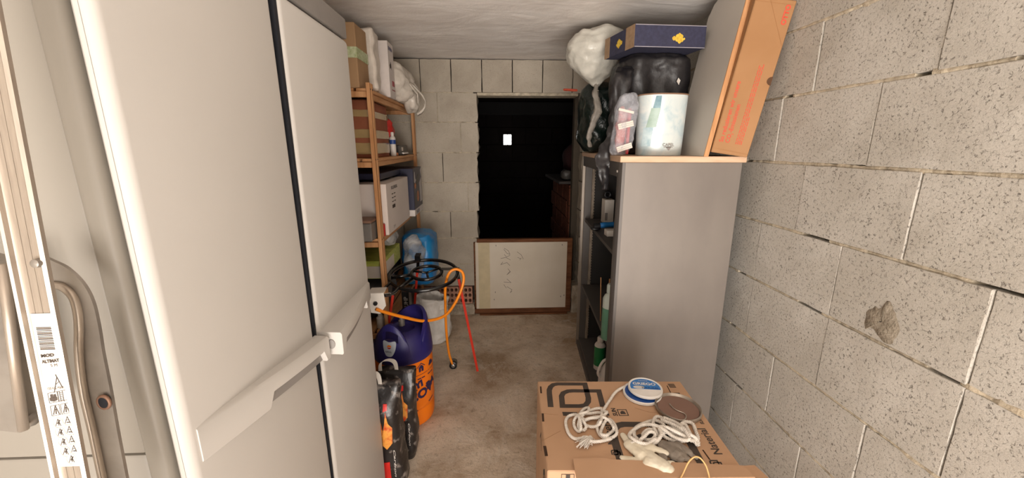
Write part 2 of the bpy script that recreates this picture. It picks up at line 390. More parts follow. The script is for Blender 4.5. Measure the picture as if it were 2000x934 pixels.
# back wall with the broken-out doorway
wb = obj('wall_back', bx(B(), (XL-.1, YB+.12, 0), (-.16, YB+.2, CZ)), M_back, kind='structure')
bb = B(); bx(bb, (.70, YB+.12, 0), (XR+.1, YB+.2, CZ)); obj('backing', bb, M_back, parent=wb)
bb = B(); bx(bb, (-.17, YB+.15, 1.95), (.71, YB+.2, CZ)); obj('backing', bb, M_back, parent=wb)
zs_b = [.26, .465, .70, .935, 1.18, 1.425, 1.666, 1.894]
XO = [-.15, -.135, -.135, -.12, -.125, -.115, -.12]
ju = [890, 848, 879, 915, 868, 904, 862]
mb = B()
for r, (z0, z1) in enumerate(zip(zs_b, zs_b[1:])):
    j = at(ju[r], 400, Y=YB).x; xs = [j-.4*k for k in range(4, -1, -1)]
    xs = [x for x in xs if x > XL+.04]; xs = [XL]+xs+[XO[r]]
    for a, b in zip(xs, xs[1:]):
        last = b == XO[r]
        put_block(b-a-.006, z1-z0-.008, .2 if last else .1, T(a+.003, YB, z0+.004), wb, M_blockb, rag=(0, .009) if last else (0, 0))
        bx(mb, (a-.006, YB+(.012 if random.random() < .4 else .05), z0), (a+.006, YB+.1, z1))
    if r: mortar(mb, T(XL, YB, 0), 0, XO[r]-XL-.02, z0, .006, r+80, push=.002)
    # wall to the right of the doorway
    a = .75
    for b in ((.92 if r % 2 else 1.04), XR): put_block(b-a-.006, z1-z0-.008, .2, T(a+.003, YB, z0+.004), wb, M_blockb, rag=(.006, 0)); a = b
x = at(818, 150, Y=YB).x-.24*3
while x < XR:
    a, b = max(x, XL), min(x+.243, XR)
    if b-a > .03: put_block(b-a-.007, 2.145-1.894-.008, .17, T(a+.0035, YB, 1.898), wb, M_blockb)
    x += .243
mortar(mb, T(XL, YB, 0), 0, .85, 1.894, .006, 77, push=.002)
bx(mb, (-.12, YB+.012, 1.875), (.7, YB+.17, 1.897))
obj('mortar', mb, M_mortar, parent=wb, kind='stuff')
# hollow clay bricks set in the foot of the back wall
def hollow_mesh(w, h, d, cols, rows, m, deep=.09, sqr=2.6):
    bm = B(); fx, fz = .007, .007; cw, ch = (w-fx)/cols, (h-fz)/rows
    for i in range(cols):
        for k in range(rows):
            x0, z0 = fx/2+i*cw, fz/2+k*ch
            outp = [(0, 0), (.5, 0), (1, 0), (1, .5), (1, 1), (.5, 1), (0, 1), (0, .5)]
            o_ = [bm.verts.new((x0+cw*p, 0, z0+ch*q)) for p, q in outp]
            i_ = []
            for p, q in outp:
                a = math.atan2(q-.5, p-.5); kk = 1/((abs(cos(a))**sqr+abs(sin(a))**sqr)**(1/sqr)); i_.append((x0+cw*(.5+.36*kk*cos(a)), z0+ch*(.5+.34*kk*sin(a))))
            a_ = [bm.verts.new((p, 0, q)) for p, q in i_]; b_ = [bm.verts.new((p, deep, q)) for p, q in i_]
            for s in range(8):
                t = (s+1) % 8; bm.faces.new((o_[s], o_[t], a_[t], a_[s])); bm.faces.new((a_[s], a_[t], b_[t], b_[s]))
            bm.faces.new(b_)
    for lo, hi in (((0, 0), (w, fz/2)), ((0, h-fz/2), (w, h)), ((0, 0), (fx/2, h)), ((w-fx/2, 0), (w, h))):
        bm.faces.new([bm.verts.new((x, 0, z)) for x, z in ((lo[0], lo[1]), (hi[0], lo[1]), (hi[0], hi[1]), (lo[0], hi[1]))])
    for q in (((0, 0, 0), (w, 0, 0), (w, d, 0), (0, d, 0)), ((0, 0, h), (w, 0, h), (w, d, h), (0, d, h)), ((0, 0, 0), (0, d, 0), (0, d, h), (0, 0, h)), ((w, 0, 0), (w, d, 0), (w, d, h), (w, 0, h)), ((0, d, 0), (w, d, 0), (w, d, h), (0, d, h))):
        bm.faces.new([bm.verts.new(p) for p in q])
    me = bpy.data.meshes.new('hollow_brick'); bm.to_mesh(me); bm.free(); me.materials.append(m); return me
hm = hollow_mesh(.118, .158, .14, 3, 3, M_terra)
for k in range(7):
    b = bpy.data.objects.new('hollow_brick', hm); C.objects.link(b); b.parent = wb
    p = wm(wb).inverted() @ Vector((-.195-.118-.1225*k, YB-.012+random.uniform(-.003, .003), .098)); b.location = p
fb = B()
for (x0, x1, z1) in ((XL, -.42, .095), (-.44, -.18, .097), (.70, .80, .26)): bx(fb, (x0, YB-.035, -.01), (x1, YB+.15, z1))
bmesh.ops.subdivide_edges(fb, edges=fb.edges[:], cuts=14, use_grid_fill=True); crumple(fb, .012, 22, 5)
obj('concrete_footing', fb, mat('rough_concrete', 'b3a695', .95, c2='928574', ns=18, bs=.9, bd=.01, bscale=45, spec=.1), parent=wb, kind='stuff')
# the dark room beyond
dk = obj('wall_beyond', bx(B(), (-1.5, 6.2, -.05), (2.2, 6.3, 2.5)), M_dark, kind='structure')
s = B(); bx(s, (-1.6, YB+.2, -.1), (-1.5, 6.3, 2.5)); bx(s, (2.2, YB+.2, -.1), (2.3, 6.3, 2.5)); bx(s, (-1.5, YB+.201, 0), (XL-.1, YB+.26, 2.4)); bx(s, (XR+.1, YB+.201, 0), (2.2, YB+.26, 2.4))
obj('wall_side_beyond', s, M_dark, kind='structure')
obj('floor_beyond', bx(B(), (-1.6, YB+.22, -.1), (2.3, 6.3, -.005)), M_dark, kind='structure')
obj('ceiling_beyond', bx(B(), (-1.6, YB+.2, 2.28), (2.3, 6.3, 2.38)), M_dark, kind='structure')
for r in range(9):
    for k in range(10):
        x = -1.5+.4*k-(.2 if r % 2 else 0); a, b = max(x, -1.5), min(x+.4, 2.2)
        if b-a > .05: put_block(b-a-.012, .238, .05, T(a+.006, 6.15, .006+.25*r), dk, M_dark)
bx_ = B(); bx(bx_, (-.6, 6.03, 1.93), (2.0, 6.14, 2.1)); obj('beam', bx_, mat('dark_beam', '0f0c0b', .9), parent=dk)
# small glowing light on the far wall: two columns of three lit squares
lt = thing('wall_light', 'small bright square light of six lit cells glowing on the dark far wall', 'light', (.2, 6.1, 1.57))
c_ = at(991, 273, Y=6.1); lt.location = (c_.x, 6.1, c_.z-.08)
bb = B(); bx(bb, (c_.x-.068, 6.09, c_.z-.082), (c_.x+.068, 6.14, c_.z+.082), bev=.004); obj('housing', bb, M_black, parent=lt)
M_em, nt, p = nodes('lit_cell'); p.inputs['Emission Color'].default_value = (1, .96, .9, 1); p.inputs['Emission Strength'].default_value = 9; p.inputs['Base Color'].default_value = (.9, .9, .9, 1)
for i in range(2):
    for k in range(3):
        bb = B(); bx(bb, (c_.x-.058+i*.06, 6.078, c_.z-.073+k*.05), (c_.x-.002+i*.06, 6.092, c_.z-.027+k*.05), bev=.006, seg=2); obj('lit_cell', bb, M_em, parent=lt)
# clay brick pile just inside the doorway, slab and bundles on it
pile = thing('brick_pile', 'dark low wall of hollow clay bricks just inside the doorway, right side', 'brick wall', (.74, 3.9, 0))
hm2 = hollow_mesh(.075, .155, .11, 1, 3, M_terra2, sqr=6)
n = 0
for r in range(5):
    b = bpy.data.objects.new('hollow_brick', hm2); C.objects.link(b); b.parent = pile; b.location = Vector((.695-.74, YB+.215-3.9, .30+.162*r))
for r in range(7):
    for k in range(3):
        bb = B(); bx(bb, (.7, YB+.26+.33*k+(.12 if r % 2 else 0), .162*r+.003), (.86, YB+.26+.33*k+.322+(.12 if r % 2 else 0), .162*r+.155), bev=.004); obj('clay_brick', bb, M_terra2, parent=pile)
bb = B(); bx(bb, (.60, YB+.23, 1.14), (.95, YB+1.2, 1.165), bev=.004); obj('stone_slab', bb, mat('dark_slab', '3a3330', .8), label='dark thin stone slab on top of the clay brick pile', cat='slab')
bb = B(); blob(bb, (.83, 4.0, 1.34), (.12, .18, .17), amp=.03, s=9, seed=4); obj('cloth_bundle', bb, mat('dark_red_cloth', '2e0c0c', .9), smooth=True, label='dark red cloth bundle on the slab beyond the doorway', cat='bundle')
bb = B(); blob(bb, (.69, 3.72, 1.215), (.05, .07, .05), amp=.012, s=20, seed=5); obj('small_plastic_bag', bb, mat('grey_bag', '4a4642', .5), smooth=True, label='small crumpled grey plastic bag on the slab beside the red bundle', cat='bag')
# white board closing the lower part of the doorway
pn = thing('door_panel', 'white board in a brown wooden frame closing the lower part of the doorway', 'panel', (.27, YB-.02, 0))
x0, x1, zt = -.165, .69, .695; Y0 = YB-.025
bb = B(); bx(bb, (x0+.005, Y0, .045), (x1-.045, Y0+.012, zt-.028)); obj('board', bb, mat('cream_board', 'd6cab8', .6, c2='cdc0ac', ns=3), parent=pn)
bb = B(); bx(bb, (x0+.03, Y0-.0015, .045), (x0+.13, Y0, zt-.03)); obj('stain_strip', bb, mat('yellowed_board', 'cdbc98', .6), parent=pn)
for nm, lo, hi in (('top_rail', (x0+.02, Y0-.01, zt-.03), (x1, Y0+.03, zt)), ('bottom_rail', (x0-.01, Y0-.01, 0.008), (x1-.03, Y0+.03, .05)), ('side_rail', (x1-.045, Y0-.008, .01), (x1, Y0+.028, zt-.03)), ('side_rail', (x0-.01, Y0+.012, .05), (x0+.03, Y0+.03, zt-.03))):
    bb = B(); bx(bb, lo, hi, bev=.003); obj(nm, bb, M_oldwood, parent=pn)
bb = B()
for px, pz in ((.01, .2), (.02, .63), (.6, .63), (.6, .15), (.63, .16), (.0, .13)):
    bx(bb, (px-.002, Y0-.003, pz), (px+.002, Y0, pz+.012))
obj('nail', bb, M_black, parent=pn, kind='stuff')
bb = B(); Mp = frame((0, Y0-.0008, 0), (1, 0, 0), (0, 0, 1))
scr = [[(985, 485), (993, 490), (996, 497), (990, 495), (984, 487)], [(985, 497), (989, 502), (996, 499)], [(978, 505), (988, 503), (997, 508)], [(982, 512), (978, 517), (990, 513), (996, 519)], [(992, 525), (997, 531), (990, 537), (996, 530)], [(990, 545), (998, 552), (984, 551)], [(984, 556), (989, 563)], [(990, 560), (1000, 566), (997, 571)], [(1010, 492), (1018, 498), (1022, 506)], [(1011, 503), (1016, 505)], [(1015, 508), (1018, 504)], [(996, 572), (1000, 569)]]
for st in scr: stroke(bb, [(at(u, v, Y=Y0).x, at(u, v, Y=Y0).z) for u, v in st], .0035, Mp)
obj('pencil_writing', bb, mat('pencil', '7a7266', .8), parent=pn, kind='stuff')
bb = B(); bx(bb, (-.13, YB-.07, .001), (.66, YB-.035, .012), bev=.004); crumple(bb, .003, 12, 6); obj('wood_scrap', bb, M_oldwood, label='thin dark wood splinter lying on the floor along the framed white board', cat='wood')
# ------------------------------------------------------------------ left plastic cabinet
XC = -.46; YA, YM, YE = .525, .965, 1.40; ZC = 1.873
cb = thing('storage_cabinet', 'tall light grey plastic two-door storage cabinet filling the left side', 'cabinet', (-.71, .96, 0))
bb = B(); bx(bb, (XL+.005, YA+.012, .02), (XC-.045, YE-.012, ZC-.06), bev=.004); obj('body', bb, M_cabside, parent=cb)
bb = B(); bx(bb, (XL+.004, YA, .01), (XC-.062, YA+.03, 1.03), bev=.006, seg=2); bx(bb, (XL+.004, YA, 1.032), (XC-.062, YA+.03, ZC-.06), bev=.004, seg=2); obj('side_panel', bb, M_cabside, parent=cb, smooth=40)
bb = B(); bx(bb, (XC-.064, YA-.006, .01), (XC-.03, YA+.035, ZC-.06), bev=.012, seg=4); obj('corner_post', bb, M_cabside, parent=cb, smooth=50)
bb = B(); bx(bb, (XL+.003, YA-.002, ZC-.062), (XC-.002, YE+.004, ZC), bev=.006, seg=2); obj('top_cap', bb, M_cabgrey, parent=cb, smooth=40)
bb = B(); bx(bb, (XC-.05, YM-.03, .02), (XC-.022, YM+.03, ZC-.06)); obj('gap_shade_back', bb, M_cabdark, parent=cb)  # dark backing that stands in for the shade inside the door gap
bb = B(); bx(bb, (XC-.028, YM-.004, .03), (XC-.004, YM+.007, ZC-.066))
for v in bb.verts:
    v.co.y = YM-.006 if v.co.y < YM else YM+(.007 if v.co.z > 1 else -.0035)
obj('gap_shade_strip', bb, M_cabdark, parent=cb)  # added dark strip, painting the shade of the tapering gap between the doors
def door(y0, y1, p0, p1, lt, side):
    bb = B(); bx(bb, (XC-.028, y0, .03), (XC, y1, ZC-.065), bev=.017, seg=5)
    if side < 0:
        for v in bb.verts:
            if v.co.y > (y0+y1)/2: v.co.y -= .001+.019*max(0, (v.co.z-.9))
    d = obj('door', bb, M_cab, parent=cb, smooth=50)
    n = 26; zt = lambda y: lt[0]+(lt[1]-lt[0])*(y-y0)/(y1-y0)
    ya, yb = (y0+.022, y1-.002) if side < 0 else (y0+.004, y1-.01)
    f = [(ya+(yb-ya)*i/n) for i in range(n+1)]
    def pr(y):
        t = (y-ya)/(yb-ya)
        return p0+(p1-p0)*(sin(t*pi/2) if side < 0 else cos(t*pi/2) if p0 > p1 else t) if side < 0 else p1+(p0-p1)*cos(t*pi/2)
    bb = B(); rings = []
    n0, n1 = (.40, .955) if side < 0 else (.07, .74)
    for y in f:
        t = (y-ya)/(yb-ya); notch = n0 < t < n1; x = XC+pr(y); zb = zt(y)-(.034 if notch else .064)
        rings.append([Vector((XC-.004, y, zt(y)+.003)), Vector((x-.004, y, zt(y))), Vector((x, y, zt(y)-.005)), Vector((x, y, zb+.004)), Vector((x-.003, y, zb)), Vector((x-.012, y, zb+.001)), Vector((XC-.004, y, zb+.004))])
    loft(bb, rings); h = obj('handle', bb, M_cab, parent=d, smooth=40)
    bb = B(); rings = []
    for y in f:
        t = (y-ya)/(yb-ya)
        if n0-.02 < t < n1+.02:
            x = XC+pr(y)-.013; rings.append([Vector((XC-.002, y, zt(y)-.02)), Vector((x, y, zt(y)-.02)), Vector((x, y, zt(y)-.060)), Vector((XC-.002, y, zt(y)-.060))])
    loft(bb, rings); obj('grip_recess', bb, M_cabgrey, parent=h)
    return d, h
dA, hA = door(YA-.002, YM-.006, .002, .03, (1.062, 1.0), -1)
dB, hB = door(YM+.004, YE+.002, .058, .004, (1.002, .995), 1)
bb = B(); yk = YM+.0065
prism(bb, [(.009*cos(a), .013*sin(a)) for a in [2*pi*i/16 for i in range(16)]], frame((XC+.03, yk+.001, .970), (1, 0, 0), (0, 0, 1)), .003)
obj('keyhole', bb, M_cabgrey, parent=hB)
# ------------------------------------------------------------------ aluminium ladder, nearest thing on the left
ld = thing('ladder', 'scuffed aluminium folding ladder with warning sticker leaning at the left edge', 'ladder', (-.49, .33, 0))
def lineY(z, y0=.41, z0=1.2, k=.084): return y0+(z-z0)*k
def ray_pt(u, v, off=0):
    y = .41
    for _ in range(8): p = at(u, v, Y=y+off); y = lineY(p.z)
    return at(u, v, Y=y+off)
def rail(name, u0v0, u1v1, u0r, u1r, off, m, th, z0=0.0, z1=2.08, parent=ld):
    A, Bp = ray_pt(*u0v0, off), ray_pt(*u1v1, off); A2, B2 = ray_pt(*u0r, off), ray_pt(*u1r, off)
    ext = lambda a, b, z: a+(b-a)*((z-a.z)/(b.z-a.z))
    L0, L1, R0, R1 = ext(A, Bp, z0), ext(A, Bp, z1), ext(A2, B2, z0), ext(A2, B2, z1)
    return L0, L1, R0, R1
L0, L1, R0, R1 = rail('stile', (1, 400), (111, 934), (75, 420), (170, 934), 0, M_alu, .02)
ax = (L1+R1-L0-R0).normalized(); wd = ((R0-L0).length+(R1-L1).length)/2
wv = ((R0+R1)/2-(L0+L1)/2); wv = (wv-ax*wv.dot(ax)).normalized(); nv = wv.cross(ax)   # nv points away from the camera or towards it
if nv.y > 0: nv = -nv
LEN = (L1-L0).length; wd = min(wd, .052)
Ms = Matrix((wv, ax, nv)).transposed().to_4x4(); Ms.translation = (L0+R0)/2-wv*wd/2   # x across, y up the stile, z towards camera
bb = B()
prof = [(-.001, -.002), (-.001, .005), (.001, .0065), (.003, .005), (.004, .001), (.006, 0), (wd*.36, 0), (wd*.37, -.0012), (wd*.38, 0), (wd*.6, 0), (wd*.61, -.0012), (wd*.62, 0), (wd-.006, 0), (wd-.003, .002), (wd, 0), (wd, -.004), (.003, -.004)]
loft(bb, [[Ms @ Vector((x, y, z)) for x, z in prof] for y in (0, LEN)]); st1 = obj('stile', bb, M_alu, parent=ld, smooth=30)
def sY(u, v):  # height along the stile of a pixel
    return (ray_pt(u, v)-Ms.translation).dot(ax)
yl1, yl0 = sY(85, 612), sY(140, 910); lw = wd-.0085; lx = .0075
Ml = Ms @ T(lx, yl0, .0006); LH = yl1-yl0
bb = B(); bx(bb, (0, 0, 0), (lw, LH, .0004), Ml, ); lab = obj('warning_sticker', bb, M_label, parent=ld)
Mk = Ml @ T(0, 0, .0005); bb = B()
S = lambda x, y: (x*lw, y*LH)
for k in range(14): bx(bb, (*S(.14, .775+k*.0105), 0), (*S(.78, .775+k*.0105+(.005 if k % 3 else .0075)), .0002), Mk)
stroke(bb, [S(.38, .50), S(.62, .60)], .0008, Mk, .0002); stroke(bb, [S(.58, .615), S(.78, .53)], .0008, Mk, .0002); stroke(bb, [S(.5, .55), S(.68, .57)], .0006, Mk, .0002)
for (x, y) in ((.08, .43), (.52, .44)): # book and ladder boxes
    for a, b_ in (((x, y), (x+.42, y+.01)), ((x+.42, y+.01), (x+.42, y+.075)), ((x+.42, y+.075), (x, y+.065)), ((x, y+.065), (x, y))): stroke(bb, [S(*a), S(*b_)], .0004, Mk, .0002)
prism(bb, [S(.12, .445), S(.3, .44), S(.46, .45), S(.46, .47), S(.12, .465)], Mk, .0002)
for q in (.16, .3): prism(bb, [S(q, .452), S(q+.14, .455), S(q+.13, .49), S(q+.01, .487)], Mk, .0001)
for k in range(5): stroke(bb, [S(.6, .448+k*.012), S(.74, .45+k*.012)], .0005, Mk, .0002)
stroke(bb, [S(.6, .44), S(.6, .505)], .0005, Mk, .0002); stroke(bb, [S(.74, .44), S(.74, .508)], .0005, Mk, .0002)
for (x, y) in ((.08, .345), (.54, .355)):
    for a, b_ in (((x, y), (x+.4, y+.01)), ((x+.4, y+.01), (x+.4, y+.075)), ((x+.4, y+.075), (x, y+.065)), ((x, y+.065), (x, y))): stroke(bb, [S(*a), S(*b_)], .0004, Mk, .0002)
    stroke(bb, [S(x+.08, y+.01), S(x+.22, y+.068), S(x+.34, y+.012)], .0009, Mk, .0002); stroke(bb, [S(x+.2, y+.015), S(x+.22, y+.045)], .0012, Mk, .0002)
pk = B()
for k, (x, y) in enumerate(((.28, .30), (.72, .315), (.30, .235), (.72, .25), (.34, .17), (.74, .185), (.36, .105), (.76, .12), (.56, .05))):
    pts = [(x*lw+.0052*cos(a), y*LH+.0065*sin(a)) for a in [2*pi*i/18 for i in range(19)]]; stroke(pk, pts, .0004, Mk, .0002)
    g = lambda dx, dy: (x*lw+dx*.0042, y*LH+dy*.0055)
    stroke(bb, [g(-.7, -.7), g(.1, .8), g(.6, -.7)], .0006, Mk, .0002)
    if k % 2 == 0: stroke(bb, [g(-.1, -.2), g(.5, .5)], .0014, Mk, .0002); stroke(bb, [g(.1, -.6), g(.3, .2)], .0008, Mk, .0002)
    else: stroke(bb, [g(-.4, 0), g(.4, .1)], .0006, Mk, .0002); stroke(bb, [g(-.2, -.5), g(.5, -.45)], .0012, Mk, .0002)
obj('pictograms', bb, M_ink, parent=lab, kind='stuff'); obj('prohibition_rings', pk, M_pink, parent=lab, kind='stuff')
bb = text_bm('150 KG MAX', .0045, Mk @ T(*S(.1, .517), 0) @ Rz(4), sx=.72); join(bb, text_bm('5 M', .0048, Mk @ T(*S(.45, .665), 0) @ Rz(4))); join(bb, text_bm('ALTIMAT', .0052, Mk @ T(*S(.12, .69), 0) @ Rz(4), bold=.0002, sx=.85)); join(bb, text_bm('MOD', .0045, Mk @ T(*S(.12, .728), 0) @ Rz(4), sx=1.3, bold=.0003))
obj('sticker_text', bb, M_ink, parent=lab, kind='stuff')
bb = B(); pr_ = ray_pt(77, 513); mm = frame(pr_-Vector((0, .003, 0)), wv, ax); lathe(bb, [(.005, -.003), (.0045, .002), (.002, .003)], mm, 16); obj('rivet', bb, M_alu2, parent=ld, smooth=40)
# flared end of the inner section (curved neck then straight flat rail), its own depth behind the stile
OFF = .045
def pl(pts, off=OFF): return [ray_pt(u, v, off) for u, v in pts]
def strip_plate(bm, left, right, th):
    n = len(left); rings = []
    for a, b_ in zip(left, right): rings.append([a, b_, b_+Vector((0, th, 0)), a+Vector((0, th, 0))])
    loft(bm, rings)
def smooth_px(pts, k=6): return [(p.x, p.y) for p in smoothpath([(u, v, 0) for u, v in pts], k)]
outer = smooth_px([(84, 502), (100, 509), (130, 524), (160, 553), (180, 590), (192, 640), (200, 690), (214, 760), (228, 840), (246, 934), (262, 1020)])
inner = smooth_px([(86, 556), (104, 556), (126, 560), (146, 578), (155, 606), (158, 640), (158, 690), (166, 760), (184, 840), (204, 934), (222, 1020)])
bb = B(); strip_plate(bb, pl(inner), pl(outer), .004); obj('inner_rail', bb, M_alu2, parent=ld, smooth=40)
bb = B(); tube(bb, [p-Vector((0, .002, 0)) for p in pl(inner)], .0045, 8); obj('rolled_edge', bb, M_alu, parent=ld, smooth=True)
in2 = smooth_px([(90, 558), (112, 564), (134, 582), (147, 605), (150, 630), (146, 655), (146, 690), (152, 740), (160, 790), (176, 870), (192, 934), (214, 1020)])
bb = B(); tube(bb, [p+Vector((0, .010, 0)) for p in pl(in2)], .007, 8); obj('rolled_edge', bb, M_alu2, parent=ld, smooth=True)
bb = B(); c0 = ray_pt(203, 786, OFF-.003); Mq = frame(c0, (1, 0, 0), (0, 0, 1)); torus(bb, (0, 0, 0), .0085, .002, Mq @ Matrix.Diagonal((.8, 1, 1, 1)), 24, 8); obj('rivet_hole', bb, mat('brown_rust', '8a6a58', .6, .5), parent=ld, smooth=True)
bb = B(); prism(bb, [(.0065*cos(a)*.8, .0085*sin(a)) for a in [2*pi*i/16 for i in range(16)]], Mq, .0015); obj('rivet_core', bb, M_cabdark, parent=ld)
# lower straight part of that rail down to the floor
e0 = (pl([(204, 934), (246, 934)])); lo = Vector((e0[0].x, lineY(0)+OFF, 0)); 
bb = B(); d = Vector((0, -.084, -1)); t_ = (e0[0].z-.0)
bot = [e0[0]+Vector((.03, -.084*t_, -t_)), e0[1]+Vector((.03, -.084*t_, -t_))]
strip_plate(bb, [e0[0], bot[0]], [e0[1], bot[1]], .004)
obj('inner_rail', bb, M_alu2, parent=ld)
# folded lower section peeking out on the far left
bb = B(); q = pl([(-60, 500), (4, 516), (48, 838), (40, 846), (-60, 835)], .05)
v0 = [bb.verts.new(p) for p in q]; v1 = [bb.verts.new(p+Vector((0, .022, 0))) for p in q]
for i in range(5): bb.faces.new((v0[i], v0[(i+1) % 5], v1[(i+1) % 5], v1[i]))
bb.faces.new(v0); bb.faces.new(list(reversed(v1))); obj('folded_step', bb, M_alu2, parent=ld)
bb = B(); tube(bb, pl([(4, 516), (20, 640), (46, 840)], .044), .005, 8); obj('step_edge', bb, M_alu, parent=ld, smooth=True)
bb = B(); tube(bb, pl([(-60, 790), (0, 805), (70, 820)], .06), .008, 10); obj('hinge_pin', bb, M_alu2, parent=ld, smooth=True)
# ------------------------------------------------------------------ pine shelf unit
XS = -.605; YS0, YS1 = 2.13, 3.22; XSB = XL+.02
sh = thing('shelf_unit', 'orange-toned pine shelf unit behind the grey cabinet, loaded with boxes', 'shelf', (-.8, 2.68, 0))
zsh = [1.76, 1.415, .99, .45, .1]; ztop = 1.785
for x, y in ((XS, YS0), (XS, YS1), (XSB+.03, YS0), (XSB+.03, YS1)):
    bb = B()
    for k in range(2): bx(bb, (x-.018, y-.03+.034*k, 0), (x, y+.002+.034*k-.004, ztop if y == YS0 else ztop-.02), bev=.002)
    bx(bb, (x-.017, y-.029, .002), (x-.004, y+.03, ztop-.03)); obj('post', bb, M_wood, parent=sh)
    bb = B()
    for z in zsh:
        for dy in (-.014, .018): lathe(bb, [(.004, -.001), (.004, .0015), (.001, .002)], frame((x, y+dy, z-.005), (0, 1, 0), (0, 0, 1)), 8)
    obj('bolt_head', bb, M_black, parent=sh, kind='stuff')
for z in zsh:
    for k in range(5):
        x = XSB+.005+.075*k; bb = B(); bx(bb, (x, YS0-.02, z-.016), (x+.062, YS1+.02, z), bev=.002); obj('shelf_slat', bb, M_woodh, parent=sh)
    bb = B(); bx(bb, (XS-.036, YS0+.03, z-.045), (XS-.019, YS1-.02, z-.017), bev=.002); obj('rail', bb, M_woodh, parent=sh)
    for y in (YS0+.0, YS1-.0): 
        bb = B(); bx(bb, (XSB+.03, y-.035, z-.045), (XS-.019, y-.017, z-.017), bev=.002) if y == YS0 else bx(bb, (XSB+.03, y-.01, z-.045), (XS-.019, y+.01, z-.017), bev=.002); obj('cross_rail', bb, M_wood, parent=sh)
XF = XS+.0
# --- top shelf
M_tape = film('clear_tape', 'd8c8a8', .5, .1, .55)
M_brown_tape = mat('glossy_parcel_tape', 'b59a6c', .15, coat=.6)
zt = zsh[0]+.001
bb = B(); bx(bb, (-.93, 2.12, zt), (-.66, 2.30, zt+.30), bev=.003); t = obj('cardboard_box', bb, M_card2, label='brown cardboard box with patterned tape band on the top shelf', cat='box')
bb = B(); bx(bb, (-.932, 2.118, zt+.14), (-.658, 2.302, zt+.19)); obj('tape_band', bb, mat('pale_green_tape', 'c9cfae', .4, c2='8fa05e', ns=60), parent=t)
bb = B(); bx(bb, (-.93, 2.335, zt+.012), (-.635, 2.455, zt+.335), bev=.02, seg=3); bmesh.ops.subdivide_edges(bb, edges=bb.edges[:], cuts=5, use_grid_fill=True); crumple(bb, .02, 14, 3); obj('wrapped_package', bb, mat('milky_film', 'ded4c8', .35, c2='cfc4b8', ns=20, bs=.5, bd=.01, bscale=25), smooth=True, label='package wrapped in milky white plastic film beside the brown box on the top shelf', cat='package')
bb = B(); bx(bb, (-.93, 2.50, zt), (-.60, 2.63, zt+.31), bev=.002); t = obj('printed_box', bb, mat('white_carton', 'd8cec8', .6), label='white carton with small dark blue lettering between wrapped package and knotted bag', cat='box')
Mt = frame((-.599, 2.51, zt+.265), (0, 1, 0), (0, 0, 1)); bb = text_bm('SEVERIN', .026, Mt, sx=.95, bold=.0008); obj('printed_text', bb, mat('blue_print', '454a7a', .6), parent=t)
Mt = frame((-.9, 2.499, zt+.25), (1, 0, 0), (0, 0, 1)); bb = text_bm('SEVERIN', .05, Mt, bold=.001); obj('printed_text', bb, mat('blue_print2', '454a7a', .6), parent=t)
bb = B(); bx(bb, (-.5995, 2.56, zt+.07), (-.598, 2.61, zt+.10)); bx(bb, (-.5995, 2.55, zt+.045), (-.598, 2.62, zt+.05)); obj('red_mark', bb, mat('dull_red', 'a04a50', .6), parent=t)
bb = B(); prism(bb, [(0, 0), (.02, .012), (.032, .0), (.03, .03), (.02, .045), (.008, .03), (-.006, .022)], frame((-.5995, 2.53, zt+.16), (0, 1, 0), (0, 0, 1)), .0005); obj('dark_mark', bb, M_ink, parent=t)
# knotted bag
M_bagw = mat('white_bag_plastic', 'd9d0c4', .4, c2='c8beb2', ns=14, bs=.6, bd=.012, bscale=18, coat=.1)
t = thing('plastic_bag', 'knotted white plastic carrier bag hanging over the top shelf corner', 'bag', (-.62, 2.88, zt))
bb = B(); blob(bb, (-.68, 2.86, zt+.125), (.15, .20, .125), n=60, m=44, sq=2.6)
for v in bb.verts:
    k = max(0, (v.co.x+.66)/.14); v.co.z -= .04*k*k; v.co.z = max(v.co.z, zt+.002) if v.co.x < -.6 else v.co.z
crumple(bb, .032, 9, 11); crumple(bb, .012, 26, 5)
for v in bb.verts:
    if v.co.x < -.585: v.co.z = max(v.co.z, zt+.002)
obj('sack', bb, M_bagw, parent=t, smooth=True)
for pts, r in ((((-.56, 2.80, zt+.13), (-.50, 2.84, zt+.085), (-.465, 2.9, zt+.03), (-.48, 2.93, zt-.03), (-.52, 2.9, zt-.07)), .011), (((-.57, 2.86, zt+.15), (-.52, 2.88, zt+.12), (-.50, 2.9, zt+.07)), .014), (((-.57, 2.75, zt+.14), (-.53, 2.78, zt+.10), (-.505, 2.84, zt+.06), (-.5, 2.83, zt+.0)), .01)):
    bb = B(); P = smoothpath(pts, 8)
    loft(bb, [[p+Vector((0, -r*.4, r)), p+Vector((.004, 0, 0)), p+Vector((0, r*.4, -r)), p-Vector((.004, 0, 0))] for p in P]); crumple(bb, .006, 30, 2); obj('bag_handle', bb, M_bagw, parent=t, smooth=True)
bb = B(); blob(bb, (-.56, 2.93, zt+.02), (.05, .09, .07), amp=.02, s=16, seed=8); obj('bag_corner', bb, M_bagw, parent=t, smooth=True)
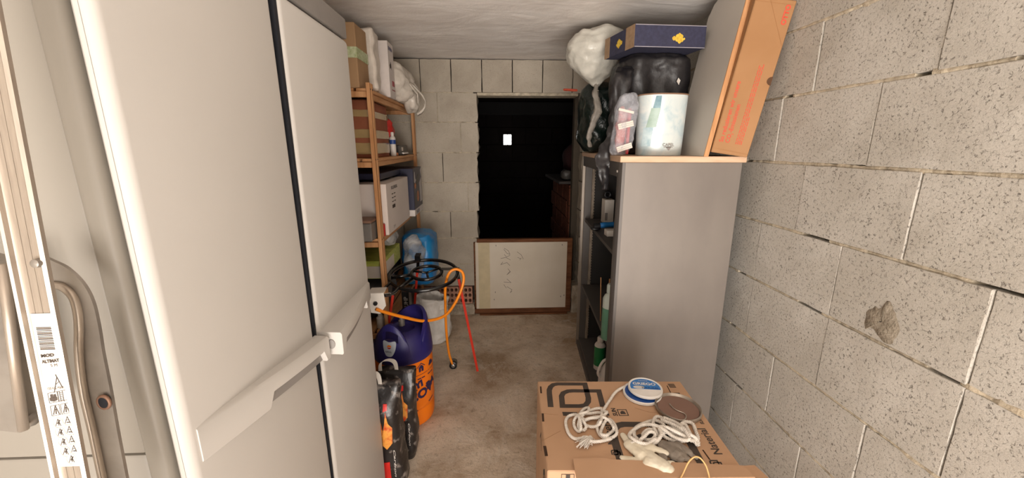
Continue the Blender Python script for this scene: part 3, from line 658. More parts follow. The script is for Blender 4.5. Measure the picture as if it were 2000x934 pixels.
# --- second shelf
z2 = zsh[1]+.001
t = thing('taped_box', 'tall reddish-brown cardboard box wound with shiny tape on the second shelf', 'box', (-.78, 2.42, z2))
bb = B(); bx(bb, (-.93, 2.22, z2), (-.655, 2.60, z2+.30), bev=.004); crumple(bb, .003, 6, 1); obj('carton', bb, mat('red_brown_card', '9a5a3c', .75, c2='864a30', ns=5), parent=t)
for z, h in ((.215, .035), (.105, .045), (.02, .06)):
    bb = B(); bx(bb, (-.933, 2.217, z2+z), (-.652, 2.603, z2+z+h), bev=.001); bmesh.ops.subdivide_edges(bb, edges=bb.edges[:], cuts=6, use_grid_fill=True); crumple(bb, .003, 25, 2); obj('tape', bb, M_brown_tape, parent=t, smooth=40)
bb = B(); blob(bb, (-.68, 2.70, z2+.17), (.035, .05, .065), n=30, m=20, amp=.022, s=22, seed=6); obj('red_net_bag', bb, mat('red_plastic', 'b5271f', .45), smooth=True, label='crumpled red plastic bag wedged behind the taped box', cat='bag')
def bottle(name, label, cat, c, r, h, capc, bodyc, bandc=None, bz=(.55, .75), group=None, parent_m=None):
    t = thing(name, label, cat, c, group=group); M = T(*c); bb = B()
    lathe(bb, [(r*.9, 0), (r, .003), (r, h*.74), (r*.8, h*.80), (r*.45, h*.84), (r*.45, h*.86)], M, 24); obj('bottle_body', bb, bodyc, parent=t, smooth=40)
    bb = B(); lathe(bb, [(r*.55, h*.85), (r*.55, h*.97), (r*.45, h)], M, 20); obj('cap', bb, capc, parent=t, smooth=40)
    if bandc: bb = B(); lathe(bb, [(r*1.015, h*bz[0]), (r*1.015, h*bz[1])], M, 24, False, False); obj('label_band', bb, bandc, parent=t, smooth=40)
    return t
M_bluep = mat('blue_print3', '2c4a8c', .4); M_whitep = mat('white_plastic', 'ddd6cf', .35)
bottle('spray_bottle', 'slim white bottle with a blue band standing on the second shelf', 'bottle', (-.645, 2.66, z2), .019, .15, M_whitep, M_whitep, M_bluep, (.5, .68))
bottle('small_bottle', 'second white bottle half hidden behind the blue-banded one', 'bottle', (-.66, 2.73, z2), .017, .105, M_whitep, M_whitep)
bb = B(); bx(bb, (-.655, 2.69, z2), (-.625, 2.715, z2+.02), bev=.002); obj('matchbox', bb, mat('orange_card', 'b06a3c', .6), label='tiny orange box at the foot of the white bottles', cat='box')
t = thing('tool_case', 'small dark case with pale clasps at the far end of the second shelf', 'case', (-.72, 2.92, z2)); bb = B(); bx(bb, (-.84, 2.80, z2), (-.635, 3.06, z2+.07), bev=.006, seg=2); obj('case_body', bb, mat('dark_case', '2f2b2a', .4), parent=t)
bb = B(); bx(bb, (-.634, 2.86, z2+.03), (-.628, 2.89, z2+.055)); obj('clasp', bb, M_alu, parent=t); bb = B(); bx(bb, (-.634, 2.85, z2+.008), (-.618, 3.0, z2+.02), bev=.002); obj('handle', bb, M_whitep, parent=t)
# dark things at the near end
# --- third shelf
z3 = zsh[2]+.001
t = thing('navy_box', 'navy blue appliance carton with product pictures on the third shelf', 'box', (-.75, 2.9, z3))
bb = B(); bx(bb, (-.97, 2.80, z3), (-.555, 3.12, z3+.045), bev=.002); obj('white_base', bb, mat('white_card', 'd5ccc6', .6), parent=t)
bb = B(); bx(bb, (-.97, 2.80, z3+.045), (-.555, 3.12, z3+.335), bev=.002); bx(bb, (-.90, 2.30, z3+.30), (-.64, 2.79, z3+.335), bev=.002); obj('carton', bb, mat('navy_card', '1f1e3a', .4, c2='191830', ns=10), parent=t)
Mn = frame((-.5545, 2.80, z3), (0, 1, 0), (0, 0, 1))
bb = B(); prism(bb, [(.03, .16), (.12, .16), (.12, .07), (.03, .07)], Mn, .0006); prism(bb, [(.1, .20), (.22, .25), (.2, .29), (.11, .27)], Mn, .0006); obj('dark_picture', bb, M_black, parent=t)
bb = B(); prism(bb, [(.21, .22), (.3, .26), (.3, .08), (.23, .075)], Mn, .0008); prism(bb, [(.02, .24), (.05, .31), (.07, .26), (.1, .25), (.05, .23)], Mn, .0008); prism(bb, [(.27, .31), (.31, .33), (.3, .25)], Mn, .0008); obj('pale_picture', bb, mat('pale_print', 'b9b2b0', .5), parent=t)
bb = B(); prism(bb, [(.14+.04*cos(a), .13+.04*sin(a)) for a in [2*pi*i/14 for i in range(14)]], Mn, .001); prism(bb, [(.06+.03*cos(a), .21+.02*sin(a)) for a in [2*pi*i/14 for i in range(14)]], Mn, .001); obj('food_picture', bb, mat('food_print', 'c47d4e', .5, c2='8d4f35', ns=60), parent=t)
bb = text_bm('PHILIPS', .035, frame((-.5545, 2.86, z3+.01), (0, 1, 0), (0, 0, 1)), bold=.0008); obj('printed_text', bb, mat('grey_print', '6c6a78', .6), parent=t)
t = thing('white_box', 'plain white carton with small grey print in front of the navy carton', 'box', (-.75, 2.45, z3))
bb = B(); bx(bb, (-.95, 2.19, z3), (-.585, 2.76, z3+.285), bev=.003); obj('carton', bb, mat('white_card2', 'dcd0c8', .6, c2='d2c6be', ns=4), parent=t)
bb = text_bm('ROLLENREGAL', .026, frame((-.5845, 2.30, z3+.245), (0, 1, 0), (0, 0, 1)), sx=.85, bold=.0006); join(bb, text_bm('250 V', .022, frame((-.5845, 2.30, z3+.02), (0, 1, 0), (0, 0, 1))))
for k in range(3):
    for q in range(2): 
        w_ = B(); bx(w_, (-.5845, 2.305+.05*q, z3+.215-.022*k), (-.5838, 2.34+.05*q, z3+.220-.022*k)); join(bb, w_)
bx(bb, (-.5845, 2.305, z3+.135), (-.5838, 2.37, z3+.155)); obj('printed_text', bb, M_ink, parent=t, kind='stuff')
t = thing('grey_bin', 'grey plastic bin peeking out beside the grey cabinet on the third shelf', 'bin', (-.68, 2.1, z3)); bb = B(); bx(bb, (-.73, 2.03, z3), (-.632, 2.16, z3+.10), bev=.006); obj('bin_body', bb, mat('grey_bin_plastic', '7d7873', .4), parent=t); bb = B(); bx(bb, (-.735, 2.02, z3+.1), (-.628, 2.165, z3+.112), bev=.003); obj('rim', bb, mat('brown_rim', '8c6a58', .6), parent=t)
bb = B(); bx(bb, (-.66, 2.165, z3), (-.60, 2.185, z3+.07), bev=.004); obj('red_packet', bb, mat('red_plastic2', 'a8201c', .4), label='red packet between the grey bin and the white carton', cat='packet')
# --- fourth shelf
z4 = zsh[3]+.001
t = thing('green_box', 'flat lime green and white carton under the clear bag on the fourth shelf', 'box', (-.75, 2.3, z4+.29))
bb = B(); bx(bb, (-.95, 2.17, z4+.29), (-.63, 2.60, z4+.395), bev=.003); obj('carton', bb, mat('lime_card', 'b9bd58', .5, c2='8f9a3a', ns=18, stretch=(1, 4, 4)), parent=t)
bb = B(); bx(bb, (-.94, 2.168, z4+.295), (-.632, 2.169, z4+.365)); bx(bb, (-.6298, 2.175, z4+.295), (-.629, 2.43, z4+.37)); obj('white_label', bb, mat('white_card3', 'cfc6bb', .6), parent=t)
M_blackbag = mat('black_bag_plastic', '2a2728', .42, c2='1c1a1c', ns=12, bs=.5, bd=.008, bscale=16, coat=.05)
bb = B(); blob(bb, (-.785, 2.36, z4+.148), (.15, .20, .13), n=50, m=36, sq=3.5, amp=.014, s=12, seed=3); obj('black_sack', bb, M_blackbag, smooth=True, label='black plastic sack under the lime green carton', cat='bag')
M_clear = film('clear_plastic', 'd5d2cf', .55, .12, .8)
bb = B(); blob(bb, (-.56, 2.72, z4+.27), (.06, .09, .15), n=50, m=40, sq=2.6, amp=.035, s=10, seed=13); obj('clear_bag', bb, M_clear, smooth=True, label='crumpled clear plastic bag in front of the blue sack', cat='bag')
bb = B(); blob(bb, (-.68, 2.55, z4+.455), (.05, .12, .045), n=40, m=30, amp=.03, s=12, seed=15); obj('film_wrap', bb, M_clear, smooth=True, label='loose bundle of cloudy plastic film on the lime green carton', cat='plastic wrap')
bb = B(); rings = []
for z, rx, ry, dx in ((.0, .11, .17, 0), (.05, .125, .20, 0), (.2, .125, .2, 0), (.33, .12, .19, 0), (.36, .10, .18, -.01), (.375, .05, .12, -.02)):
    rings.append(ring((-.565+dx, 2.975, z4+z-.10), rx*.97, ry*.9, 60, sq=4))
rr = []
for a, b_ in zip(rings, rings[1:]):
    for s in range(6): rr.append([p.lerp(q, s/6) for p, q in zip(a, b_)])
rr.append(rings[-1]); loft(bb, rr); crumple(bb, .012, 9, 7); crumple(bb, .008, 22, 9); 
for v in bb.verts: v.co.z = v.co.z*1.0+.12*max(0, 1)
t = obj('blue_sack', bb, mat('blue_bag_plastic', '1f78c4', .35, c2='2a93d0', ns=6, bs=.5, bd=.012, bscale=12), smooth=True, label='bright blue plastic sack bulging past the shelf end by the wall', cat='bag')
bb = B(); blob(bb, (-.83, 2.88, z4+.13), (.09, .25, .1), n=40, m=24, sq=3, amp=.02, s=10, seed=21); obj('dark_sack', bb, mat('dark_cloth', '29282c', .8), smooth=True, label='dark cloth bundle at the back of the fourth shelf behind the clear bag', cat='bag')
# --- bottom shelf clutter
z5 = zsh[4]+.001
bb = B(); blob(bb, (-.80, 2.43, z5+.17), (.12, .20, .13), n=40, m=24, sq=3, amp=.025, s=10, seed=22); obj('brown_sack', bb, mat('brown_cloth', '5a4336', .8), smooth=True, label='dull brown sack on the lowest shelf behind the gas cylinder', cat='bag')
bb = B(); bx(bb, (-.93, 2.75, z5), (-.64, 3.1, z5+.26), bev=.004); obj('dark_carton', bb, mat('dark_card', '2d2826', .7), label='dark carton at the far end of the lowest shelf', cat='box')
bottle('white_bottle', 'small white capped bottle next to the burner control box', 'bottle', (-.66, 2.15, z4), .022, .085, M_whitep, M_whitep)
# ------------------------------------------------------------------ gas cylinder
GX, GY, GR = -.498, 1.985, .153
gc = thing('gas_cylinder', 'orange gas cylinder with a dark blue plastic shroud on the floor', 'gas cylinder', (GX, GY, 0))
M_or = mat('orange_plastic', 'f07a14', .42, c2='e8730f', ns=4, spec=.4); M_nv = mat('navy_plastic', '2b2563', .38, c2='262058', ns=6, bs=.15, bd=.0015, bscale=160, spec=.45)
MG = T(GX, GY, 0); bb = B()
lathe(bb, [(.13, 0), (.145, .006), (.150, .03), (.151, .088), (.147, .094), (.147, .1), (.151, .106), (GR, .12), (GR, .37), (.150, .405)], MG, 56); obj('body', bb, M_or, parent=gc, smooth=35)
bb = B(); lathe(bb, [(.1535, .385), (.156, .39), (.157, .42), (.152, .45), (.140, .485), (.122, .51), (.10, .525), (.07, .53), (.065, .52), (.05, .515)], MG, 56, cap0=False); shr = obj('shroud', bb, M_nv, parent=gc, smooth=50)
def collar(a0, a1, ztop, hole=None, n=26, m=12, dz=0):
    bm = B(); G = []
    for s_ in (0, 1):
        g = []
        for i in range(n+1):
            t = i/n; a = R(a0+(a1-a0)*t); e = sin(pi*t)**.45; row = []
            for k in range(m+1):
                q = k/m; z = .41+(ztop-.41)*q*e
                r = .1565-.026*(max(0, z-.41)/.2)**1.5-(.020 if s_ else 0)
                if s_ == 0 and k == m: r -= .004
                row.append(bm.verts.new(MG @ Vector((r*cos(a), r*sin(a), z+dz*t))))
            g.append(row)
        G.append(g)
    skip = lambda i, k: hole and hole[0] <= i < hole[1] and hole[2] <= k < hole[3]
    for i in range(n):
        for k in range(m):
            if skip(i, k): continue
            bm.faces.new((G[0][i][k], G[0][i+1][k], G[0][i+1][k+1], G[0][i][k+1])); bm.faces.new((G[1][i][k], G[1][i][k+1], G[1][i+1][k+1], G[1][i+1][k]))
        bm.faces.new((G[0][i][m], G[0][i+1][m], G[1][i+1][m], G[1][i][m]))
    for i in (0, n):
        for k in range(m):
            try: bm.faces.new((G[0][i][k], G[0][i][k+1], G[1][i][k+1], G[1][i][k]))
            except Exception: pass
    if hole:
        i0, i1, k0, k1 = hole
        for i in range(i0, i1):
            for k in (k0, k1): bm.faces.new((G[0][i][k], G[1][i][k], G[1][i+1][k], G[0][i+1][k]))
        for k in range(k0, k1):
            for i in (i0, i1): bm.faces.new((G[0][i][k], G[0][i][k+1], G[1][i][k+1], G[1][i][k]))
    return bm
obj('shroud_collar', collar(-148, -62, .602, (9, 19, 7, 10)), M_nv, parent=gc, smooth=40)
obj('shroud_collar', collar(-42, 140, .618), M_nv, parent=gc, smooth=40)
bb = B(); lathe(bb, [(.016, .54), (.017, .57), (.011, .575), (.011, .58), (.013, .582), (.013, .588), (.005, .59)], MG, 24); obj('valve', bb, M_alu2, parent=gc, smooth=40)
def wrapG(rad=GR+.0012, a_c=-60, z0=0):
    def f(co): a = R(a_c)+co.x/rad; rr = rad+co.z; return Vector((GX+rr*cos(a), GY+rr*sin(a), z0+co.y))
    return f
def wrapped(polys, w, cutx=.012):
    bm = B()
    for p in polys:
        if len(p) > 2 and p[0] == 'P': prism(bm, p[1:], I4, .0004)
        else: stroke(bm, p[1:], p[0], I4, .0004)
    xs = [v.co.x for v in bm.verts]; x = min(xs)+cutx
    while x < max(xs): bmesh.ops.bisect_plane(bm, geom=bm.verts[:]+bm.edges[:]+bm.faces[:], plane_co=(x, 0, 0), plane_no=(1, 0, 0)); x += cutx
    for v in bm.verts: v.co = w(v.co)
    return bm
M_nvp = mat('navy_print', '2c2148', .5)
shp = lambda x, y, s, pts: ['P']+[(x+a*s, y+b*s) for a, b in pts]
icons = [shp(-.045, .33, .03, [(-.6, 0), (-.3, .1), (.5, .1), (1.1, .2), (1.1, .5), (.5, .45), (.3, .45), (.3, .75), (.0, .75), (0, .45), (-.5, .4), (-.9, -.1), (-.9, -.4), (-.6, -.4)]), shp(-.045, .33, .03, [(-.3, .85), (.7, .85), (.7, 1.05), (-.3, 1.05)]),
         shp(.03, .325, .03, [(-.05, 0), (.35, 0), (.35, .6), (.5, .6), (.5, 0), (.95, 0), (.95, .85), (.45, 1.3), (-.05, .85)]), [.004, (.02, .352), (.0435, .372), (.068, .352)],
         shp(.10, .33, .035, [(0, 0), (1.2, 0), (1.3, .35), (1.0, .45), (.8, .8), (.25, .8), (.1, .4), (0, .35)]),
         [.002, (-.075, .308), (-.03, .308)], [.002, (-.022, .308), (-.012, .308)], [.002, (-.004, .308), (.085, .309)], [.002, (.092, .309), (.1, .309)], [.002, (.108, .309), (.16, .309)]]
for x in (-.07, -.045, -.02, .02, .045, .09, .115): icons.append([.006, (x, .287), (x+.018, .287)])
icons += [[.005, (-.05, .105), (.01, .105)], [.006, (.085, .125), (.125, .135)]]
obj('pictogram_band', wrapped(icons, wrapG()), M_nvp, parent=gc)
bb = None
for s_, x, z, sz in (('ER', -.062, .215, .062), ('YI', .006, .235, .05), ('COV', -.035, .158, .072), ('RA', .075, .20, .06)):
    b2 = text_bm(s_, sz, I4, wrap=None, sx=1.05, bold=.0035)
    b2.transform(T(x, z, 0) @ Rz(10))
    xs = [v.co.x for v in b2.verts]; xx = min(xs)+.01
    while xx < max(xs): bmesh.ops.bisect_plane(b2, geom=b2.verts[:]+b2.edges[:]+b2.faces[:], plane_co=(xx, 0, 0), plane_no=(1, 0, 0)); xx += .01
    # stencil gap: drop a thin oblique strip out of the letters
    g_ = B(); f = wrapG()
    for v in b2.verts: v.co = f(v.co)
    g_.free(); bb = join(bb, b2) if bb else b2
obj('large_lettering', bb, M_nvp, parent=gc)
def wrapS(off, a_c=-103):
    def f(co): rad = .1565-.026*(max(0, co.y-.41)/.2)**1.5+off+co.z; a = R(a_c)+co.x/.155; return Vector((GX+rad*cos(a), GY+rad*sin(a), co.y))
    return f
wl2 = wrapS(.0006)
pts = smoothpath([Vector(p) for p in ((-.034, .522, 0), (0, .516, 0), (.034, .520, 0), (.034, .485, 0), (.018, .448, 0), (0, .440, 0), (-.02, .448, 0), (-.034, .485, 0))], 4, True)
bb = B(); prism(bb, [(p.x, p.y) for p in pts], I4, .001); 
for x in (-.02, -.01, 0, .01, .02): bmesh.ops.bisect_plane(bb, geom=bb.verts[:]+bb.edges[:]+bb.faces[:], plane_co=(x, 0, 0), plane_no=(1, 0, 0))
for z in (.46, .48, .5): bmesh.ops.bisect_plane(bb, geom=bb.verts[:]+bb.edges[:]+bb.faces[:], plane_co=(0, z, 0), plane_no=(0, 1, 0))
for v in bb.verts: v.co = wl2(v.co+Vector((0, 0, .0005)))
lb = obj('badge', bb, mat('pale_sticker', 'c3cbd6', .4), parent=gc, smooth=30)
w3 = wrapS(.0028)
obj('badge_orange', wrapped([['P']+[(.012*cos(a), .492+.010*sin(a)) for a in [pi*i/12 for i in range(13)]]], w3), M_or, parent=lb)
obj('badge_red', wrapped([['P']+[(.010*cos(a), .489-.007*sin(a)) for a in [pi*i/12 for i in range(13)]]], w3), mat('badge_red', 'b02a2a', .5), parent=lb)
obj('badge_text', text_bm('REPSOL', .012, I4, wrap=lambda co: w3(Vector((co.x-.021, co.y+.462, co.z))), sx=.85, bold=.0002), M_nvp, parent=lb)
# ------------------------------------------------------------------ charcoal bags
M_coal = mat('charcoal_print', '211d1c', .4, c2='7a726c', ns=26, bs=.6, bd=.008, bscale=14, coat=.15, lo=.34, hi=.44)
M_flame = mat('flame_print', 'e8a04a', .4, c2='c9431c', ns=26, lo=.42, hi=.58); M_redp = mat('red_label_print', 'd8291e', .4, c2='b8231a', ns=14)
def coal_bag(x0, x1, y0, y1, h, seed, label, vis=1):
    t = thing('charcoal_bag', label, 'bag', ((x0+x1)/2, (y0+y1)/2, 0), group='charcoal bags beside the gas cylinder'); cx, cy = (x0+x1)/2, (y0+y1)/2; rx, ry = (x1-x0)/2, (y1-y0)/2
    rings = []; n = 56
    for k in range(31):
        z = h*k/30; q = k/30; w_ = 1+.10*sin(pi*min(1, q*1.3))-.16*max(0, .12-q)/.12; d_ = (1 if q < .75 else 1-.6*(q-.75)/.25)*(1-.15*max(0, .1-q)/.1)
        rings.append([p for p in ring((cx+.008*sin(q*5+seed), cy, z+.001), rx*w_, ry*d_, n, sq=4.5)])
    bm = B(); loft(bm, rings); crumple(bm, .011, 11, seed)
    for v in bm.verts: v.co.z = max(v.co.z, .001)
    bm2 = bm.copy(); s_ = obj('sack', bm, M_coal, parent=t, smooth=True)
    from mathutils.bvhtree import BVHTree
    tree = BVHTree.FromBMesh(bm2); bm2.free()
    def decal(polys, m, nm, off=.0018):
        b = B()
        for p in polys:
            xs = [q[0] for q in p]; zs = [q[1] for q in p]; prism(b, p, I4, .0003)
        for ax_, lo_, hi_ in ((0, -1, 1), (1, 0, 1)):
            c = lo_
            vals = [v.co[ax_] for v in b.verts]; c = min(vals)+.012
            while c < max(vals):
                no = (1, 0, 0) if ax_ == 0 else (0, 1, 0); co = (c, 0, 0) if ax_ == 0 else (0, c, 0)
                bmesh.ops.bisect_plane(b, geom=b.verts[:]+b.edges[:]+b.faces[:], plane_co=co, plane_no=no); c += .012
        for v in b.verts:
            hit = tree.ray_cast(Vector((cx+rx*v.co.x, cy-.5, v.co.y*h)), Vector((0, 1, 0)))
            yy = hit[0].y if hit[0] else cy; v.co = Vector((cx+rx*v.co.x, yy-off-v.co.z, v.co.y*h))
        o_ = obj(nm, b, m, parent=s_, smooth=30); return o_
    decal([[(-.45, .56), (-.2, .70), (-.15, .80), (.0, .72), (.15, .76), (.25, .64), (.15, .52), (-.2, .48)], [(.22, .60), (.35, .70), (.42, .80), (.52, .70), (.7, .66), (.66, .52), (.38, .46), (.2, .50)]], M_flame, 'flame_print')
    decal([[(-.5, .10), (.5, .12), (.45, .34), (-.5, .33)]], M_redp, 'red_print', .0022); decal([[(.3, .80), (.5, .81), (.5, .86), (.32, .86)]], M_redp, 'red_print', .0022)
    b = text_bm('Carbon', .085, I4, sx=1.1, bold=.0008, shear=.35); b.transform(T(.66, .46, 0) @ Rz(-90) @ Matrix.Diagonal((.0042*1000*  .24*.9/1, 1.5, 1, 1)))
    for ax_ in (0, 1):
        vals = [v.co[ax_] for v in b.verts]; c = min(vals)+.02
        while c < max(vals):
            bmesh.ops.bisect_plane(b, geom=b.verts[:]+b.edges[:]+b.faces[:], plane_co=((c, 0, 0) if ax_ == 0 else (0, c, 0)), plane_no=((1, 0, 0) if ax_ == 0 else (0, 1, 0))); c += .02
    for v in b.verts:
        hit = tree.ray_cast(Vector((cx+rx*v.co.x, cy-.5, v.co.y*h)), Vector((0, 1, 0))); yy = hit[0].y if hit[0] else cy; v.co = Vector((cx+rx*v.co.x, yy-.0025, v.co.y*h))
    obj('printed_text', b, mat('white_print', 'd8d2cc', .5), parent=s_)
    hd = B(); hx = cx-.028; P = smoothpath([(hx-.035, cy-.012, h-.03), (hx-.034, cy-.01, h+.03), (hx-.012, cy-.006, h+.048), (hx+.02, cy-.006, h+.046), (hx+.036, cy-.008, h+.025), (hx+.04, cy-.014, h-.03)], 6)
    loft(hd, [[p+Vector((a*.008, b_*.0015, c_*.0)) + (Vector((0, 0, a*.006))) for a, b_, c_ in ((-1, -1, 0), (1, -1, 0), (1, 1, 0), (-1, 1, 0))] for p in P]); obj('carry_handle', hd, mat('white_strap', 'e6dfd6', .5), parent=t, smooth=40, label='white carry handle')
    return t
coal_bag(-.555, -.382, 1.625, 1.735, .465, 3, 'black flame-printed charcoal bag standing against the gas cylinder, the rear of two')
coal_bag(-.575, -.402, 1.43, 1.55, .52, 8, 'black flame-printed charcoal bag nearest the grey cabinet, the front of two')
# ------------------------------------------------------------------ paella burner on red tripod legs
M_bk = mat('black_enamel', '131213', .22, c2='0d0c0d', ns=20, coat=.3); M_redl = mat('red_leg_paint', 'c8321f', .4, spec=.4)
bc = Vector((-.412, 2.24, .742)); MB = T(*bc) @ Rx(9)
br = thing('paella_burner', 'black double-ring paella gas burner on a red-legged tripod', 'burner', (bc.x, bc.y, 0))
bb = B(); torus(bb, (0, 0, 0), .196, .0105, MB); obj('outer_ring', bb, M_bk, parent=br, smooth=True)
bb = B(); torus(bb, (.014, .012, .004), .088, .010, MB); obj('inner_ring', bb, M_bk, parent=br, smooth=True)
bb = B()
for a in (40, 165, 285): tube(bb, [MB @ Vector((.014, .012, .004)), MB @ Vector((.014+.085*cos(R(a)), .012+.085*sin(R(a)), .004))], .007, 8)
obj('spoke', bb, M_bk, parent=br, smooth=True)
bb = B()
for x0, y0, x1, y1, z in ((-.12, -.155, -.06, -.055, -.004), (-.19, -.03, -.07, .0, -.004)): tube(bb, [MB @ Vector((x0, y0, z)), MB @ Vector((x1, y1, z))], .011, 10)
obj('supply_arm', bb, M_bk, parent=br, smooth=True)
bb = B(); tube(bb, smoothpath([MB @ Vector((-.115, -.155, 0)), Vector((-.53, 1.98, .725)), Vector((-.545, 1.84, .765))], 5), .0085, 10); tube(bb, smoothpath([MB @ Vector((-.17, -.09, 0)), Vector((-.60, 1.99, .73)), Vector((-.59, 1.84, .765))], 5), .0085, 10); obj('gas_pipe', bb, M_bk, parent=br, smooth=True)
p0, p1 = Vector((-.5365, 1.93, .738)), Vector((-.546, 1.87, .756)); bb = B(); tube(bb, [p0, p1], .0098, 12); obj('pipe_label', bb, M_label, parent=br, smooth=40)
cb2 = B(); Mx = T(-.56, 1.79, .715) @ Rz(4)
prism(cb2, [(-.035, .085), (.035, .085), (.042, .02), (.012, -.02), (-.03, -.012)], Mx @ frame((0, -.0, 0), (1, 0, 0), (0, 0, 1)), .004); bx(cb2, (-.035, .0, .082), (.036, .075, .086), Mx); bx(cb2, (-.037, .0, .0), (-.034, .075, .085), Mx); bmesh.ops.recalc_face_normals(cb2, faces=cb2.faces)
obj('control_bracket', cb2, M_white, parent=br)
bb = B(); lathe(bb, [(.010, 0), (.010, .008), (.007, .012)], Mx @ frame((-.005, -.004, .035), (1, 0, 0), (0, 0, 1)), 20); obj('hose_socket', bb, M_black, parent=br, smooth=40)
def leg(top, foot, blk=.10):
    top, foot = Vector(top), Vector(foot); d = (foot-top).normalized(); m_ = top+d*blk
    for nm, a, b_, hw, mt in (('leg', m_, foot, .0075, M_redl),):
        bb = B(); y = (foot-top).normalized(); x = y.cross(Vector((0, 1, 0))).normalized(); z = x.cross(y)
        M = Matrix((x, z, y)).transposed().to_4x4(); M.translation = a; L = (b_-a).length
        bx(bb, (-hw, -.001, 0), (hw, .002, L), M); bx(bb, (-hw, -.001, 0), (-hw+.003, .014, L), M); obj(nm, bb, mt, parent=br)
        bb = B(); bx(bb, (-hw*1.25, .002, -blk), (hw*1.25, .008, .04), M, bev=.001); obj('leg_bracket', bb, M_bk, parent=br)
rt_ = MB @ Vector((.192, .03, -.003)); leg(rt_, (-.117, 2.387, .002), .05)
lt_ = MB @ Vector((-.062, .185, .03)); leg(lt_, (-.60, 2.56, .002), .09)
ft_ = MB @ Vector((-.148, -.125, -.012)); leg(ft_, (-.70, 2.10, .002), .05)
bb = B(); bx(bb, (.10, .02, .014), (.205, .048, .018), MB); bx(bb, (.10, .02, -.03), (.104, .048, .018), MB); bx(bb, (-.08, .15, .01), (-.045, .2, .05), MB, bev=.003); obj('pan_support', bb, M_bk, parent=br)
hs = [(734, 604, 1.775), (752, 610, 1.80), (790, 620, 1.88), (830, 627, 1.98), (868, 617, 2.08), (890, 590, 2.16), (904, 556, 2.2), (904, 534, 2.2), (891, 526, 2.19), (877, 534, 2.18), (870, 560, 2.2), (870, 600, 2.26), (872, 650, 2.33), (877, 690, 2.40), (884, 712, 2.43)]
bb = B(); tube(bb, smoothpath([at(u, v, Y=y) for u, v, y in hs], 8), .0082, 12); hs_ = obj('gas_hose', bb, mat('orange_hose', 'ef8a1c', .4, spec=.5), smooth=True, label='orange gas hose looping from the burner bracket down to the floor', cat='hose')
bb = B(); cR = at(886, 718, Y=2.45); cR.z = max(cR.z, .026); Mq = frame(cR+Vector((0, -.03, 0)), (1, 0, 0), (0, 0, 1)) ; Mq = T(*cR) @ Rx(90)
rg = thing('gas_regulator', 'black round gas regulator at the end of the orange hose on the floor', 'regulator', (cR.x, cR.y, 0))
lathe(bb, [(.018, -.03), (.024, -.028), (.024, .005), (.0255, .008), (.0255, .028), (.020, .03), (.017, .026), (.010, .026)], Mq, 32); obj('regulator_body', bb, M_black, parent=rg, smooth=40)
bb = B(); lathe(bb, [(.013, .022), (.012, .031), (.006, .033), (.004, .028)], Mq, 24); obj('connector', bb, M_alu2, parent=rg, smooth=40)
bb = B(); lathe(bb, [(.0245, -.02), (.0255, -.018), (.0255, -.004), (.0245, 0)], Mq, 32, False, False); obj('metal_band', bb, M_alu2, parent=rg, smooth=40)
# black tall box with lettering between the legs, white sack on the floor
t = thing('black_carton', 'tall narrow black carton with white lettering behind the gas cylinder', 'box', (-.60, 2.32, 0)); bb = B(); bx(bb, (-.575, 2.33, .0), (-.53, 2.41, .60), bev=.004); obj('carton', bb, M_black, parent=t)
obj('printed_text', text_bm('COLUMP', .034, frame((-.538, 2.3292, .43), (0, 0, 1), (-1, 0, 0)), bold=.0006), mat('grey_text', 'a8a4a0', .5), parent=t)
bgl = thing('open_sack', 'open white plastic sack of brown material on the floor by the clay bricks', 'bag', (-.47, 2.85, 0))
rings = []
for z, r_, dx in ((.002, .10, 0), (.04, .125, 0), (.12, .13, 0), (.22, .125, 0), (.30, .12, .0), (.345, .118, .0), (.365, .105, 0), (.35, .088, 0), (.31, .09, 0), (.28, .09, 0)): rings.append(ring((-.47+dx, 2.85, z), r_, r_*.8, 60))
bb = B(); rr = []
for a, b_ in zip(rings, rings[1:]):
    for s_ in range(4): rr.append([p.lerp(q, s_/4) for p, q in zip(a, b_)])
rr.append(rings[-1]); loft(bb, rr, cap1=False); crumple(bb, .038, 7, 9); crumple(bb, .014, 26, 4)
for v in bb.verts: v.co.z = max(v.co.z, .002)
obj('sack', bb, mat('white_sack_film', 'e8e4de', .4, c2='d8d3cc', ns=12, bs=.6, bd=.012, bscale=18), parent=bgl, smooth=True)
bb = B(); blob(bb, (-.47, 2.85, .27), (.085, .07, .045), amp=.008, s=30); obj('contents', bb, mat('brown_peat', '6b4a38', .95, c2='533728', ns=60, bs=.8, bd=.01), parent=bgl, smooth=True)
# ------------------------------------------------------------------ grey tambour cabinet on the right
KR = -4.2; K = T(.548, 1.67, 0) @ Rz(KR); kW, kD, kH = 1.07, .50, 1.412
kc = thing('metal_cabinet', 'tall grey metal cabinet with open shelved front along the right wall', 'cabinet', (.548, 1.67, 0), KR)
def kp(name, lo, hi, m, bev=.001, seg=1, smooth=False, label=None):
    bb = B(); bx(bb, lo, hi, K, bev=bev, seg=seg); return obj(name, bb, m, parent=kc, smooth=smooth, label=label)
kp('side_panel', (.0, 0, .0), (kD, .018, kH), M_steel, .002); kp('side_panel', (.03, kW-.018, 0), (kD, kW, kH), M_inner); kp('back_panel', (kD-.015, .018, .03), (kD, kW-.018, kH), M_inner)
kp('bottom', (.012, .018, .035), (kD-.015, kW-.018, .065), M_steeld); kp('plinth', (.0, .09, .0), (.03, kW, .04), M_steeld); kp('carcass_top', (.0, .018, kH-.02), (kD, kW, kH), M_steeld)
kp('top_rail', (-.004, .075, kH-.065), (.014, kW, kH-.001), M_steeld)
kp('worktop', (-.012, -.008, kH), (kD+.012, kW+.01, kH+.025), M_beech, .002)
